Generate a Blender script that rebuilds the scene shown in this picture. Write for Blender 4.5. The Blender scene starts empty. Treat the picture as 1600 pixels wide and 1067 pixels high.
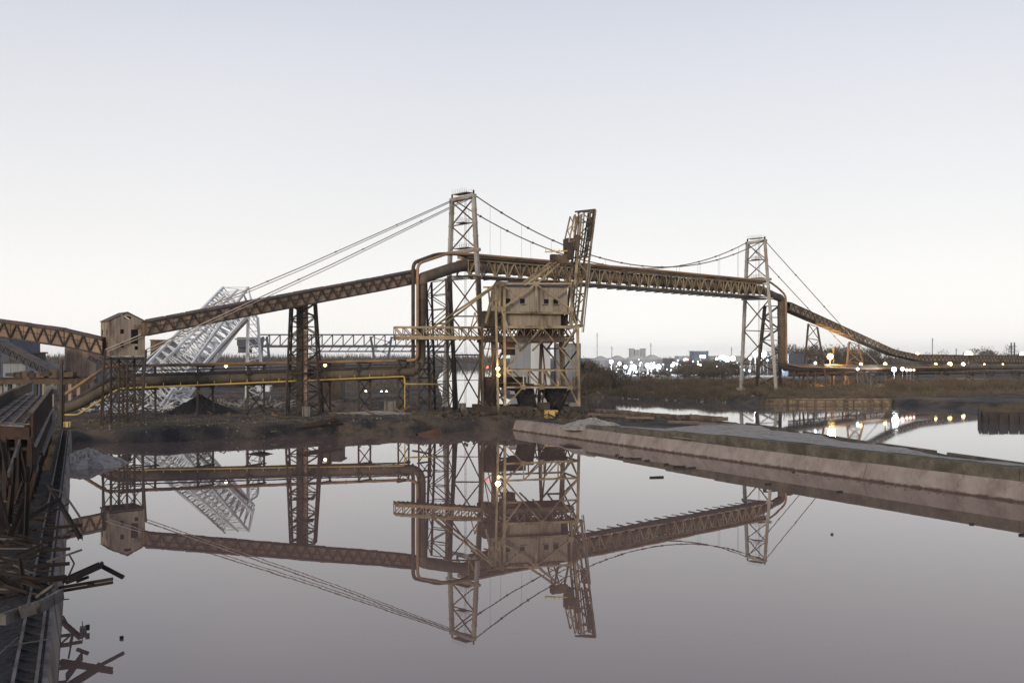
import bpy, math, random
import numpy as np
from mathutils import Vector, Matrix, Quaternion
R = math.radians
random.seed(7); np.random.seed(7)
S = bpy.context.scene
COL = S.collection

# ------------------------------------------------------------------ camera
H, F, HY = 14.0, 1500.0, 557.0
cam = bpy.data.cameras.new('camera'); cam.sensor_width = 36; cam.lens = F/1600*36
cam.shift_y = (HY-533.5)/1600; cam.clip_end = 9000; cam.clip_start = 0.5
camo = bpy.data.objects.new('camera', cam); COL.objects.link(camo)
camo.location = (0, 0, H); camo.rotation_euler = (R(90), 0, 0); S.camera = camo

# ------------------------------------------------------------------ world
W = bpy.data.worlds.new('World'); S.world = W; W.use_nodes = True
nt = W.node_tree; nt.nodes.clear(); N = nt.nodes.new; L = nt.links.new
out = N('ShaderNodeOutputWorld')
SUN_EL, SUN_AZ = 14, 205      # behind the camera, to the left
sky = N('ShaderNodeTexSky'); sky.sky_type = 'NISHITA'; sky.sun_disc = False
sky.sun_elevation = R(SUN_EL); sky.sun_rotation = R(SUN_AZ)
sky.dust_density = 3
b1 = N('ShaderNodeBackground'); b1.inputs['Strength'].default_value = 0.015
L(sky.outputs[0], b1.inputs[0])
tc = N('ShaderNodeTexCoord'); sx = N('ShaderNodeSeparateXYZ'); L(tc.outputs['Generated'], sx.inputs[0])
ramp = N('ShaderNodeValToRGB'); ramp.color_ramp.interpolation = 'B_SPLINE'
els = ramp.color_ramp.elements
stops = [(0.0, (.97, .945, .905)), (0.05, (.90, .88, .855)), (0.12, (.80, .785, .775)), (0.22, (.705, .70, .715)),
         (0.34, (.59, .605, .665)), (0.6, (.36, .40, .52)), (1.0, (.24, .28, .40))]
els[0].position = 0; els[0].color = stops[0][1]+(1,)
els[1].position = 1; els[1].color = stops[-1][1]+(1,)
for p, c in stops[1:-1]:
    e = els.new(p); e.color = c+(1,)
L(sx.outputs['Z'], ramp.inputs[0])
nz = N('ShaderNodeTexNoise'); nz.inputs['Scale'].default_value = 1.3; nz.inputs['Detail'].default_value = 2
L(tc.outputs['Generated'], nz.inputs['Vector'])
mr = N('ShaderNodeMapRange'); mr.inputs[1].default_value = .3; mr.inputs[2].default_value = .7
mr.inputs[3].default_value = 1.07; mr.inputs[4].default_value = 1.14
L(nz.outputs[0], mr.inputs[0])
b2 = N('ShaderNodeBackground'); L(ramp.outputs[0], b2.inputs[0]); L(mr.outputs[0], b2.inputs[1])
ad = N('ShaderNodeAddShader'); L(b1.outputs[0], ad.inputs[0]); L(b2.outputs[0], ad.inputs[1])
L(ad.outputs[0], out.inputs[0])

# ------------------------------------------------------------------ sun (soft, warm glow from behind the camera)
sl = bpy.data.lights.new('sun', 'SUN'); sl.energy = 1.9; sl.angle = R(12); sl.color = (1, .83, .60)
so = bpy.data.objects.new('sun', sl); COL.objects.link(so)
az, el = R(SUN_AZ), R(SUN_EL)
d = Vector((math.sin(az)*math.cos(el), math.cos(az)*math.cos(el), math.sin(el)))
so.rotation_euler = d.to_track_quat('Z', 'Y').to_euler(); so.location = (-60, -100, 60)
S.view_settings.view_transform = 'Standard'; S.view_settings.look = 'None'
S.view_settings.exposure = 0; S.view_settings.gamma = 1; S.view_settings.use_curve_mapping = False
S.cycles.use_denoising = True
S.cycles.max_bounces = 5; S.cycles.volume_bounces = 0
S.render.film_transparent = False

# ------------------------------------------------------------------ materials
def mat(name, c1, c2, scale=.6, rough=.8, metal=0., c3=None, amt3=.5, streak=0., bump=.0, bscale=3., spread=.16, rnd=.0, corr=0):
    m = bpy.data.materials.new(name); m.use_nodes = True
    n = m.node_tree.nodes; l = m.node_tree.links.new
    b = n['Principled BSDF']; b.inputs['Roughness'].default_value = rough; b.inputs['Metallic'].default_value = metal
    b.inputs['Specular IOR Level'].default_value = .25
    g = n.new('ShaderNodeNewGeometry')
    mp = n.new('ShaderNodeMapping'); l(g.outputs['Position'], mp.inputs[0])
    mp.inputs['Scale'].default_value = (scale, scale, scale*(1-streak))
    t = n.new('ShaderNodeTexNoise'); t.inputs['Detail'].default_value = 8; t.inputs['Roughness'].default_value = .65
    t.inputs['Scale'].default_value = 1; l(mp.outputs[0], t.inputs['Vector'])
    r = n.new('ShaderNodeMapRange'); r.inputs[1].default_value = .5-spread; r.inputs[2].default_value = .5+spread
    l(t.outputs[0], r.inputs[0])
    mx = n.new('ShaderNodeMix'); mx.data_type = 'RGBA'
    mx.inputs[6].default_value = c1+(1,); mx.inputs[7].default_value = c2+(1,); l(r.outputs[0], mx.inputs[0])
    col = mx.outputs[2]
    if c3:
        t2 = n.new('ShaderNodeTexNoise'); t2.inputs['Scale'].default_value = scale*.37; t2.inputs['Detail'].default_value = 9
        t2.inputs['Roughness'].default_value = .7
        mp2 = n.new('ShaderNodeMapping'); l(g.outputs['Position'], mp2.inputs[0]); mp2.inputs['Scale'].default_value = (1, 1, 1-streak*.9)
        l(mp2.outputs[0], t2.inputs['Vector'])
        r2 = n.new('ShaderNodeMapRange'); r2.inputs[1].default_value = 1-amt3-.06; r2.inputs[2].default_value = 1-amt3+.08
        l(t2.outputs[0], r2.inputs[0])
        m2 = n.new('ShaderNodeMix'); m2.data_type = 'RGBA'; l(r2.outputs[0], m2.inputs[0])
        l(col, m2.inputs[6]); m2.inputs[7].default_value = c3+(1,); col = m2.outputs[2]
    if rnd:
        oi = n.new('ShaderNodeObjectInfo'); r3 = n.new('ShaderNodeMapRange')
        r3.inputs[3].default_value = 1-rnd; r3.inputs[4].default_value = 1+rnd; l(oi.outputs['Random'], r3.inputs[0])
        hs = n.new('ShaderNodeHueSaturation'); l(r3.outputs[0], hs.inputs['Value']); l(col, hs.inputs['Color']); col = hs.outputs[0]
    l(col, b.inputs['Base Color'])
    if corr:
        w = n.new('ShaderNodeTexWave'); w.bands_direction = 'DIAGONAL'; w.inputs['Scale'].default_value = corr; w.inputs['Distortion'].default_value = .3
        mp3 = n.new('ShaderNodeMapping'); mp3.inputs['Scale'].default_value = (1, .6, 0); l(g.outputs['Position'], mp3.inputs[0]); l(mp3.outputs[0], w.inputs['Vector'])
        bp = n.new('ShaderNodeBump'); bp.inputs['Strength'].default_value = .22; bp.inputs['Distance'].default_value = .07
        l(w.outputs[0], bp.inputs['Height']); l(bp.outputs[0], b.inputs['Normal'])
    if bump:
        t4 = n.new('ShaderNodeTexNoise'); t4.inputs['Scale'].default_value = bscale; t4.inputs['Detail'].default_value = 6
        l(g.outputs['Position'], t4.inputs['Vector'])
        bp = n.new('ShaderNodeBump'); bp.inputs['Strength'].default_value = bump; bp.inputs['Distance'].default_value = .3
        l(t4.outputs[0], bp.inputs['Height']); l(bp.outputs[0], b.inputs['Normal'])
    return m
M = {}
M['rust'] = mat('rusty_steel', (.075, .055, .042), (.15, .105, .07), .5, .85, c3=(.045, .033, .028), amt3=.45, rnd=.15)
M['darksteel'] = mat('dark_steel', (.035, .03, .028), (.07, .055, .045), .5, .8, c3=(.09, .055, .035), amt3=.4, rnd=.15)
M['redrust'] = mat('red_rust', (.032, .022, .019), (.058, .034, .026), .8, .9, c3=(.02, .017, .017), amt3=.5, rnd=.2)
M['orangerust'] = mat('orange_rust', (.15, .08, .045), (.08, .045, .03), 1, .9, rnd=.2)
M['tan'] = mat('tan_cladding', (.21, .17, .135), (.33, .28, .225), .5, .85, c3=(.10, .07, .05), amt3=.42, streak=.85, rnd=.12, corr=.9)
M['brownclad'] = mat('brown_cladding', (.22, .155, .115), (.32, .235, .175), .4, .85, c3=(.13, .09, .065), amt3=.42, streak=.7, rnd=.12, corr=.9)
M['roofdark'] = mat('roof_sheet', (.05, .045, .045), (.09, .08, .075), .4, .7, c3=(.13, .07, .05), amt3=.45)
M['tansteel'] = mat('tan_steel', (.22, .17, .105), (.36, .29, .19), .4, .7, c3=(.10, .07, .045), amt3=.47, rnd=.15)
M['galv'] = mat('galvanised_steel', (.24, .235, .22), (.40, .39, .37), .35, .6, c3=(.20, .15, .11), amt3=.45, streak=.6, rnd=.1)
M['white'] = mat('white_paint_steel', (.48, .51, .55), (.66, .68, .71), .4, .6, c3=(.30, .26, .22), amt3=.38, rnd=.15)
M['bluesteel'] = mat('blue_grey_steel', (.05, .06, .085), (.09, .10, .13), .4, .7)
M['yellow'] = mat('yellow_paint', (.62, .44, .12), (.48, .33, .10), .5, .5, c3=(.25, .16, .07), amt3=.36)
M['copper'] = mat('orange_pipe_paint', (.34, .21, .11), (.24, .14, .08), .3, .55, c3=(.14, .085, .055), amt3=.42)
M['bigpipe'] = mat('big_pipe_steel', (.085, .07, .052), (.14, .11, .08), .35, .7, c3=(.055, .045, .035), amt3=.45)
M['concrete'] = mat('concrete', (.20, .172, .162), (.285, .25, .237), .5, .9, c3=(.15, .12, .11), amt3=.42, bump=.3, bscale=2, rnd=.08, streak=.3)
M['mossconc'] = mat('mossy_concrete', (.075, .067, .052), (.14, .127, .105), .8, .95, c3=(.06, .055, .045), amt3=.48, bump=.5)
M['oldconc'] = mat('old_dark_concrete', (.15, .13, .12), (.23, .205, .185), .6, .95, c3=(.09, .07, .06), amt3=.46, bump=.6, bscale=2.5)
M['gravel'] = mat('gravel', (.25, .23, .21), (.38, .355, .33), 3, .95, bump=1., bscale=5, c3=(.12, .10, .09), amt3=.42)
M['coal'] = mat('coal', (.015, .015, .018), (.035, .033, .033), 1.5, .9, bump=1., bscale=3)
M['timber'] = mat('old_timber', (.09, .068, .052), (.15, .12, .095), 1., .9, c3=(.17, .095, .06), amt3=.4, rnd=.35)
M['greysteel'] = mat('grey_steel', (.15, .14, .135), (.21, .195, .185), 1., .8, c3=(.10, .08, .07), amt3=.45, rnd=.12)
M['silo'] = mat('silo_sheet', (.19, .21, .24), (.25, .27, .30), .2, .7, streak=.9, corr=.9)
M['silolight'] = mat('silo_light_sheet', (.42, .44, .47), (.50, .52, .54), .2, .7, streak=.9, corr=.9)
M['cable'] = mat('cable_steel', (.13, .10, .085), (.17, .14, .12), 1, .7)
M['cablepale'] = mat('pale_cable_cover', (.30, .26, .24), (.36, .32, .30), .6, .7)
M['shadeglass'] = mat('dark_opening', (.012, .012, .014), (.02, .02, .022), 1, .4)  # near-black for window panes and for painted shade within wall openings
M['bush'] = mat('bare_brush', (.085, .07, .052), (.15, .12, .085), .25, 1)
M['tree'] = mat('bare_twigs', (.085, .072, .06), (.13, .11, .09), .2, 1)
M['bark'] = mat('bark', (.05, .04, .034), (.08, .065, .055), .5, 1)
M['grass'] = mat('dry_grass', (.13, .10, .06), (.20, .155, .09), .3, 1)
M['greengrass'] = mat('weedy_grass', (.07, .075, .03), (.12, .11, .05), .3, 1)
M['town'] = mat('town_wall', (.22, .23, .26), (.30, .31, .33), .02, .8, rnd=.25)
M['townroof'] = mat('town_roof', (.30, .31, .33), (.36, .37, .39), .02, .8, rnd=.15)
M['asphaltdirt'] = mat('cinder_dirt', (.035, .033, .036), (.06, .055, .055), .3, .95)
M['sheetpile'] = mat('sheet_pile', (.035, .032, .035), (.06, .05, .048), .6, .9)
M['palewood'] = mat('pale_wood', (.34, .28, .19), (.22, .16, .10), .6, .9, c3=(.09, .07, .05), amt3=.5)
M['brownpipe'] = mat('brown_pipe_steel', (.13, .095, .065), (.21, .16, .11), .3, .7, c3=(.08, .06, .045), amt3=.45)
M['wreck'] = mat('wreck_steel', (.016, .012, .011), (.032, .022, .018), 1.2, .85, c3=(.055, .032, .022), amt3=.36, rnd=.2)
M['greywreck'] = mat('grey_wreck_steel', (.075, .07, .07), (.12, .11, .108), 1.2, .85, c3=(.05, .035, .03), amt3=.42, rnd=.15)
M['purple'] = mat('cladding_grey_mauve', (.25, .215, .18), (.31, .27, .225), .6, .8, c3=(.13, .095, .07), amt3=.40, streak=.6, corr=1.3)

def tide(m):
    n = m.node_tree.nodes; l = m.node_tree.links.new; b = n['Principled BSDF']; src = b.inputs['Base Color'].links[0].from_socket
    g = n.new('ShaderNodeNewGeometry'); sx_ = n.new('ShaderNodeSeparateXYZ'); l(g.outputs['Position'], sx_.inputs[0])
    t = n.new('ShaderNodeTexNoise'); t.inputs['Scale'].default_value = 1.3; t.inputs['Detail'].default_value = 6; l(g.outputs['Position'], t.inputs['Vector'])
    a = n.new('ShaderNodeMath'); a.operation = 'MULTIPLY_ADD'; a.inputs[1].default_value = -.5; l(t.outputs[0], a.inputs[0]); l(sx_.outputs['Z'], a.inputs[2])
    r_ = n.new('ShaderNodeMapRange'); r_.inputs[1].default_value = -.16; r_.inputs[2].default_value = .06; l(a.outputs[0], r_.inputs[0])
    v = n.new('ShaderNodeTexVoronoi'); v.feature = 'DISTANCE_TO_EDGE'; v.inputs['Scale'].default_value = .07
    mv = n.new('ShaderNodeMapping'); mv.inputs['Scale'].default_value = (1, 1, .35); t5 = n.new('ShaderNodeTexNoise'); t5.inputs['Scale'].default_value = .8; t5.inputs['Detail'].default_value = 5
    l(g.outputs['Position'], t5.inputs['Vector']); va = n.new('ShaderNodeVectorMath'); va.operation = 'MULTIPLY_ADD'; va.inputs[1].default_value = (1.5, 1.5, 1.5)
    l(t5.outputs['Color'], va.inputs[0]); l(g.outputs['Position'], va.inputs[2]); l(va.outputs[0], mv.inputs[0]); l(mv.outputs[0], v.inputs['Vector'])
    rv = n.new('ShaderNodeMapRange'); rv.inputs[1].default_value = -.004; rv.inputs[2].default_value = .0035; l(v.outputs['Distance'], rv.inputs[0])
    mul = n.new('ShaderNodeMath'); mul.operation = 'MULTIPLY'; l(r_.outputs[0], mul.inputs[0]); l(rv.outputs[0], mul.inputs[1])
    mx = n.new('ShaderNodeMix'); mx.data_type = 'RGBA'; mx.inputs[6].default_value = (.065, .045, .038, 1); l(mul.outputs[0], mx.inputs[0]); l(src, mx.inputs[7]); l(mx.outputs[2], b.inputs['Base Color'])
tide(M['concrete']); tide(M['oldconc'])
def emit(name, col, st):
    m = bpy.data.materials.new(name); m.use_nodes = True
    n = m.node_tree.nodes; n.clear()
    e = n.new('ShaderNodeEmission'); e.inputs[0].default_value = col+(1,); e.inputs[1].default_value = st
    o = n.new('ShaderNodeOutputMaterial'); m.node_tree.links.new(e.outputs[0], o.inputs[0]); return m
M['lampwhite'] = emit('lamp_white', (.85, .93, 1), 14)
M['lampcool'] = emit('lamp_cool', (.6, .82, 1), 10)
M['lampwarm'] = emit('lamp_sodium', (1, .62, .22), 14)
M['lamppink'] = emit('lamp_pink', (1, .55, .42), 5)
M['lampred'] = emit('lamp_red', (1, .12, .06), 4)

# ------------------------------------------------------------------ helpers
WL = {}
def P(px, py, Y): return Vector(((px-800)/F*Y, Y, H-(py-HY)*Y/F))
def G(px, py, z=2.0):
    Y = (H-z)*F/(py-HY); return Vector(((px-800)/F*Y, Y, z))
def tag(o, label=None, cat=None, group=None, kind=None):
    if label: o['label'] = label
    if cat: o['category'] = cat
    if group: o['group'] = group
    if kind: o['kind'] = kind
    return o
def T(name, label, cat, loc, group=None):
    o = bpy.data.objects.new(name, None); COL.objects.link(o); o.location = loc; o.empty_display_size = .5
    WL[o.name] = Vector(loc); return tag(o, label, cat, group)
def wl(p): return WL.get(p.name, Vector((0, 0, 0))) if p else Vector((0, 0, 0))
_unit = {}
def unitmesh(kind, m):
    k = (kind, m)
    if k in _unit: return _unit[k]
    if kind == 'box': prof = [(-.5, -.5), (.5, -.5), (.5, .5), (-.5, .5)]
    elif kind == 'ibeam':
        a, b = .5, .08; c = .38
        prof = [(-a, -a), (a, -a), (a, -c), (b, -c), (b, c), (a, c), (a, a), (-a, a), (-a, c), (-b, c), (-b, -c), (-a, -c)]
    elif kind == 'rod': prof = [(.5*math.cos(i*math.pi/3), .5*math.sin(i*math.pi/3)) for i in range(6)]
    elif kind == 'channel': prof = [(-.5, -.5), (.5, -.5), (.5, .5), (.38, .5), (.38, -.36), (-.38, -.36), (-.38, .5), (-.5, .5)]
    n = len(prof)
    v = [(x, y, -.5) for x, y in prof]+[(x, y, .5) for x, y in prof]
    f = [(i, (i+1) % n, (i+1) % n+n, i+n) for i in range(n)]+[tuple(range(n-1, -1, -1)), tuple(range(n, 2*n))]
    me = bpy.data.meshes.new(kind+'_'+m); me.from_pydata(v, [], f); me.materials.append(M[m]); _unit[k] = me; return me
def mem(par, name, a, b, w, m, h=None, kind='box', roll=0):
    a = Vector(a); b = Vector(b); d = b-a; ln = d.length
    if ln < 1e-4: return None
    if par and par.name in ('ore_unloader', 'boom', 'hoist_tower'): w *= .8
    o = bpy.data.objects.new(name, unitmesh(kind, m)); COL.objects.link(o)
    q = d.to_track_quat('Z', 'X')
    if roll: q = q @ Quaternion((0, 0, 1), roll)
    o.rotation_mode = 'QUATERNION'; o.rotation_quaternion = q; o.scale = (w, h or w, ln)
    o.location = (a+b)/2-wl(par)
    if par: o.parent = par
    return o
def vmem(par, name, a, b, wh, wv, m):      # mostly level member: wh = thickness sideways, wv = height
    a = Vector(a); b = Vector(b); d = b-a
    o = bpy.data.objects.new(name, unitmesh('box', m)); COL.objects.link(o)
    z = d.normalized(); x = z.cross(Vector((0, 0, 1))).normalized(); y = z.cross(x)
    o.rotation_mode = 'QUATERNION'; o.rotation_quaternion = Matrix((x, y, z)).transposed().to_quaternion()
    o.scale = (wh, wv, d.length); o.location = (a+b)/2-wl(par)
    if par: o.parent = par
    return o
def box(par, name, c, s, m, rz=0, rx=0, ry=0):
    o = bpy.data.objects.new(name, unitmesh('box', m)); COL.objects.link(o)
    o.scale = s; o.rotation_euler = (rx, ry, rz); o.location = Vector(c)-wl(par)
    if par: o.parent = par
    return o
def meshobj(par, name, v, f, m, smooth=False):
    me = bpy.data.meshes.new(name); 
    off = wl(par)
    v = [tuple(Vector(p)-off) for p in v] if par else v
    me.from_pydata(v, [], f); me.materials.append(M[m]); me.update()
    if smooth: me.polygons.foreach_set('use_smooth', [True]*len(me.polygons))
    o = bpy.data.objects.new(name, me); COL.objects.link(o)
    if par: o.parent = par
    return o
def centre(o):     # move origin of a top-level mesh to its base centre
    me = o.data; c = np.empty(len(me.vertices)*3, 'f'); me.vertices.foreach_get('co', c); c = c.reshape(-1, 3)
    p = np.array([(c[:, 0].min()+c[:, 0].max())/2, (c[:, 1].min()+c[:, 1].max())/2, c[:, 2].min()])
    c -= p; me.vertices.foreach_set('co', c.ravel()); o.location = o.location+Vector(p); return o
class MB:
    def __init__(s): s.v = []; s.f = []
    def box(s, a, b, w, h=None, up=None):
        a = Vector(a); b = Vector(b); d = (b-a)
        if d.length < 1e-5: return
        z = d.normalized(); x = z.cross(Vector((0, 0, 1)) if abs(z.z) < .95 else Vector((1, 0, 0))).normalized(); y = z.cross(x)
        h = h or w; n = len(s.v)
        for p in (a, b):
            for i, j in ((-1, -1), (1, -1), (1, 1), (-1, 1)): s.v.append(tuple(p+x*(i*w/2)+y*(j*h/2)))
        s.f += [(n, n+3, n+2, n+1), (n+4, n+5, n+6, n+7)]+[(n+i, n+(i+1) % 4, n+4+(i+1) % 4, n+4+i) for i in range(4)]
    def quad(s, *p):
        n = len(s.v); s.v += [tuple(q) for q in p]; s.f.append(tuple(range(n, n+len(p))))
    def build(s, name, m, par=None): return meshobj(par, name, s.v, s.f, m)
def tube(par, name, pts, r, m, seg=12, bend=None, cap=True):
    pts = [Vector(p) for p in pts]; bend = bend or r*2.2
    path = [pts[0]]
    for i in range(1, len(pts)-1):
        a, p, b = pts[i-1], pts[i], pts[i+1]; d1 = (a-p); d2 = (b-p)
        k = min(bend, d1.length*.45, d2.length*.45)
        if d1.angle(-d2) < .03: path.append(p); continue
        s0 = p+d1.normalized()*k; s1 = p+d2.normalized()*k
        for t in [j/5 for j in range(6)]: path.append(s0*(1-t)**2+p*(2*t*(1-t))+s1*t*t)
    path.append(pts[-1])
    v = []; f = []; x = None
    for i, p in enumerate(path):
        d = (path[min(i+1, len(path)-1)]-path[max(i-1, 0)]).normalized()
        if x is None: x = d.cross(Vector((0, 0, 1)) if abs(d.z) < .9 else Vector((1, 0, 0))).normalized()
        x = (x-d*x.dot(d)).normalized(); y = d.cross(x)
        for k in range(seg):
            a = 2*math.pi*k/seg; v.append(tuple(p+x*(r*math.cos(a))+y*(r*math.sin(a))))
    for i in range(len(path)-1):
        for k in range(seg): f.append((i*seg+k, i*seg+(k+1) % seg, (i+1)*seg+(k+1) % seg, (i+1)*seg+k))
    if cap: f += [tuple(range(seg-1, -1, -1)), tuple(range((len(path)-1)*seg, len(path)*seg))]
    return meshobj(par, name, v, f, m, True)
def lerp(a, b, t): return Vector(a)*(1-t)+Vector(b)*t
def xpanels(par, A0, A1, B0, B1, levels, w, m, hor=True, hw=None):
    """X bracing between leg A (A0->A1) and leg B (B0->B1); levels = fractions"""
    for i in range(len(levels)-1):
        a, b = levels[i], levels[i+1]
        mem(par, 'brace', lerp(A0, A1, a), lerp(B0, B1, b), w, m)
        mem(par, 'brace', lerp(B0, B1, a), lerp(A0, A1, b), w, m)
    if hor:
        for l in levels[1:]: mem(par, 'strut', lerp(A0, A1, l), lerp(B0, B1, l), hw or w, m)
def zig(par, A0, A1, B0, B1, n, w, m, name='brace', verts=False):
    for i in range(n):
        a, b = i/n, (i+1)/n
        if i % 2 == 0: mem(par, name, lerp(A0, A1, a), lerp(B0, B1, b), w, m)
        else: mem(par, name, lerp(B0, B1, a), lerp(A0, A1, b), w, m)
        if verts: mem(par, 'strut', lerp(A0, A1, b), lerp(B0, B1, b), w*.8, m)
def tower4(par, base, top, levels, lw, bw, m, hor=True):
    for i in range(4): mem(par, 'leg', base[i], top[i], lw, m)
    for i in range(4):
        j = (i+1) % 4
        xpanels(par, base[i], top[i], base[j], top[j], levels, bw, m, hor)
BU = Vector((.729, .685, 0)); BN = Vector((.685, -.729, 0))     # along the bridge, and towards the near side
def brg(s, n=0, z=0):       # point on the bridge axis: s metres beyond left tower
    return Vector((-11.5, 223.5, 0))+BU*s+BN*n+Vector((0, 0, z))
def s_of_px(px):
    k = (px-800)/F; return (k*223.5+11.5)/(BU.x-k*BU.y)

# ------------------------------------------------------------------ ground and water
def wallX(Y, a=-.72): return a-.4527*Y
L1 = [(wallX(-40, -2.9), -40), (wallX(158, -2.9), 158), (-59, 155.5), (-51, 160), (-43.4, 162), (-37.5, 169), (-30, 171), (-21, 176), (-12, 177.5), (-2.4, 183.5), (2.2, 183.0),
      (50.9, 92.6), (77.6, 44.1), (111.8, -19), (113.5, -18), (79.6, 44.7), (52.6, 97), (46, 122), (38, 160), (36.5, 163.5), (17.6, 211), (-6, 226), (-14.5, 229),
      (-24, 330), (-32, 420), (-60, 760), (-85, 1150), (-300, 1400), (-5000, 1500), (-5000, -40)]
L2 = [(24, 333), (40, 318), (58, 300), (73.6, 277), (108.6, 277), (112, 271), (125, 251), (104.5, 215), (99.6, 203), (140, 199), (400, 170), (5000, 100), (5000, 7000), (40, 7000),
      (-45, 1500), (-25, 1130), (-8, 700), (-4, 340)]
L3 = [(-5000, 1650), (-300, 1560), (-45, 1480), (40, 1500), (40, 7000), (-5000, 7000)]
def sdf(poly, x, y):
    inside = np.zeros(x.shape, bool); dist = np.full(x.shape, 1e9)
    n = len(poly)
    for i in range(n):
        x0, y0 = poly[i]; x1, y1 = poly[(i+1) % n]
        dx, dy = x1-x0, y1-y0
        t = np.clip(((x-x0)*dx+(y-y0)*dy)/(dx*dx+dy*dy), 0, 1)
        dist = np.minimum(dist, np.hypot(x-x0-t*dx, y-y0-t*dy))
        c = ((y0 > y) != (y1 > y)) & (x < dx*(y-y0)/(dy if abs(dy) > 1e-9 else 1e-9)+x0)
        inside ^= c
    return np.where(inside, dist, -dist)
def fbm(x, y, s, seed=0, oct=4):
    r = np.zeros_like(x); rng = np.random.RandomState(seed); a = 1.
    for o in range(oct):
        for k in range(3):
            an = rng.rand()*6.28; ph = rng.rand()*6.28; fr = (2**o)*(0.7+rng.rand()*.7)/s
            r += a*np.sin((x*math.cos(an)+y*math.sin(an))*fr*6.28+ph+1.3*np.sin(y*fr*2.1+ph*2)); 
        a *= .55
    return r/6
def height(x, y):
    x = np.asarray(x, float); y = np.asarray(y, float)
    d1, d2, d3 = sdf(L1, x, y), sdf(L2, x, y), sdf(L3, x, y)
    n = fbm(x, y, 17, 3)
    base1 = 1.95+.12*n
    base1 = base1+np.clip((x-8)/25, 0, 1)*1.0*(x > 0)*(y < 215)
    base1 = np.where((x < wallX(y, -2.0)+.2) & (y < 156), 1.9+.05*n, base1)
    quay = ((x < wallX(y, -.9)+1) & (y < 157.5)) | ((x > 0) & (y < 213))
    w1 = np.where(quay, .01, 2.6+1.0*n)
    h1 = -1.2+np.clip((d1+w1*.37)/np.maximum(w1, .01), 0, 1)*(base1+1.2)
    # low coal-dark bank edge
    h1 = h1+np.where((~quay) & (d1 > 2) & (d1 < 9), .35*np.exp(-((d1-4.5)/2)**2)*(1+n), 0)
    n2 = fbm(x, y, 3.2, 9); n3 = fbm(x, y, 7.5, 21)
    h1 = h1+np.where((~quay) & (d1 > 1.), np.clip((d1-1)/3, 0, 1)*np.clip((320-y)/60, 0, 1)*(.16*np.abs(n2)+.22*n3), 0)
    rise = np.clip((d2)/60, 0, 1)
    base2 = 1.7+.3*n+rise*1.6
    bulk = ((x > 72) & (x < 110) & (y < 281)) | ((x > 97) & (y < 218))
    w2 = np.where(bulk, .02, 7.)
    h2 = -1.2+np.clip((d2+w2*.4)/w2, 0, 1)*(base2+1.2)
    h3 = -1.2+np.clip((d3+4)/10, 0, 1)*3.6
    return np.maximum(np.maximum(h1, h2), h3)
def axis(segs):
    r = []
    for a, b, n in segs: r += list(np.linspace(a, b, n, endpoint=False))
    return np.array(r+[segs[-1][1]])
def gz(x, y): return float(height(np.array([x]), np.array([y]))[0])
ax = axis([(-4500, -600, 14), (-600, -140, 46), (-140, 150, 330), (150, 420, 60), (420, 5000, 22)])
ay = axis([(-60, 80, 35), (80, 350, 330), (350, 700, 90), (700, 1700, 80), (1700, 6500, 14)])
XX, YY = np.meshgrid(ax, ay); ZZ = height(XX, YY)
nx, ny = len(ax), len(ay)
me = bpy.data.meshes.new('ground')
co = np.stack([XX, YY, ZZ], -1).reshape(-1, 3).astype('f')
idx = np.arange(nx*ny).reshape(ny, nx)
q = np.stack([idx[:-1, :-1], idx[:-1, 1:], idx[1:, 1:], idx[1:, :-1]], -1).reshape(-1, 4)
me.vertices.add(len(co)); me.vertices.foreach_set('co', co.ravel())
me.loops.add(q.size); me.loops.foreach_set('vertex_index', q.ravel().astype('i'))
me.polygons.add(len(q)); me.polygons.foreach_set('loop_start', np.arange(0, q.size, 4, dtype='i'))
me.polygons.foreach_set('loop_total', np.full(len(q), 4, 'i')); me.update(); me.validate()
me.polygons.foreach_set('use_smooth', [True]*len(q))
# ground material: coal-black cinders, rust soil, dry grass patches
gm = mat('ground_cinders', (.022, .021, .023), (.075, .062, .053), .16, .97, c3=(.14, .105, .072), amt3=.43, bump=1., bscale=1.5, spread=.09)
M['ground'] = gm; me.materials.append(gm)
ground = bpy.data.objects.new('ground', me); COL.objects.link(ground); tag(ground, 'dark cinder ground with rusty soil around the pond and river', kind='structure')

def water(name, v, col, label, ior=1.5, rough=.015):
    m = bpy.data.materials.new(name+'_mat'); m.use_nodes = True; n = m.node_tree.nodes; l = m.node_tree.links.new
    b = n['Principled BSDF']; b.inputs['Base Color'].default_value = col+(1,); b.inputs['Roughness'].default_value = rough
    b.inputs['IOR'].default_value = ior; b.inputs['Specular IOR Level'].default_value = .5
    g = n.new('ShaderNodeNewGeometry'); t = n.new('ShaderNodeTexNoise'); t.inputs['Scale'].default_value = .35; t.inputs['Detail'].default_value = 3
    l(g.outputs['Position'], t.inputs['Vector']); bp = n.new('ShaderNodeBump'); bp.inputs['Strength'].default_value = .02 if name == 'pond_water' else .06
    bp.inputs['Distance'].default_value = .05; l(t.outputs[0], bp.inputs['Height']); l(bp.outputs[0], b.inputs['Normal'])
    M[name] = m
    o = meshobj(None, name, v, [tuple(range(len(v)))], name); return tag(o, label, kind='structure')
water('pond_water', [(60, -55, 0), (130, -30, 0), (51, 93, 0), (2, 186, 0), (-16, 195, 0), (-100, 195, 0), (-60, 120, 0), (30, -55, 0)], (.15, .10, .085),
      'still rust-tinted pond in the foreground', 1.62, .0)
water('river_water', [(52.6, 96.5, .0), (170, -40, .0), (5000, -40, .0), (5000, 6500, .0), (-4500, 6500, .0), (-4500, 1300, 0), (-80, 1100, .0), (-20, 205, .0), (2, 190, 0)], (.10, .10, .11),
      'calm grey river behind the quay wall', 1.8, .03)

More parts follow.
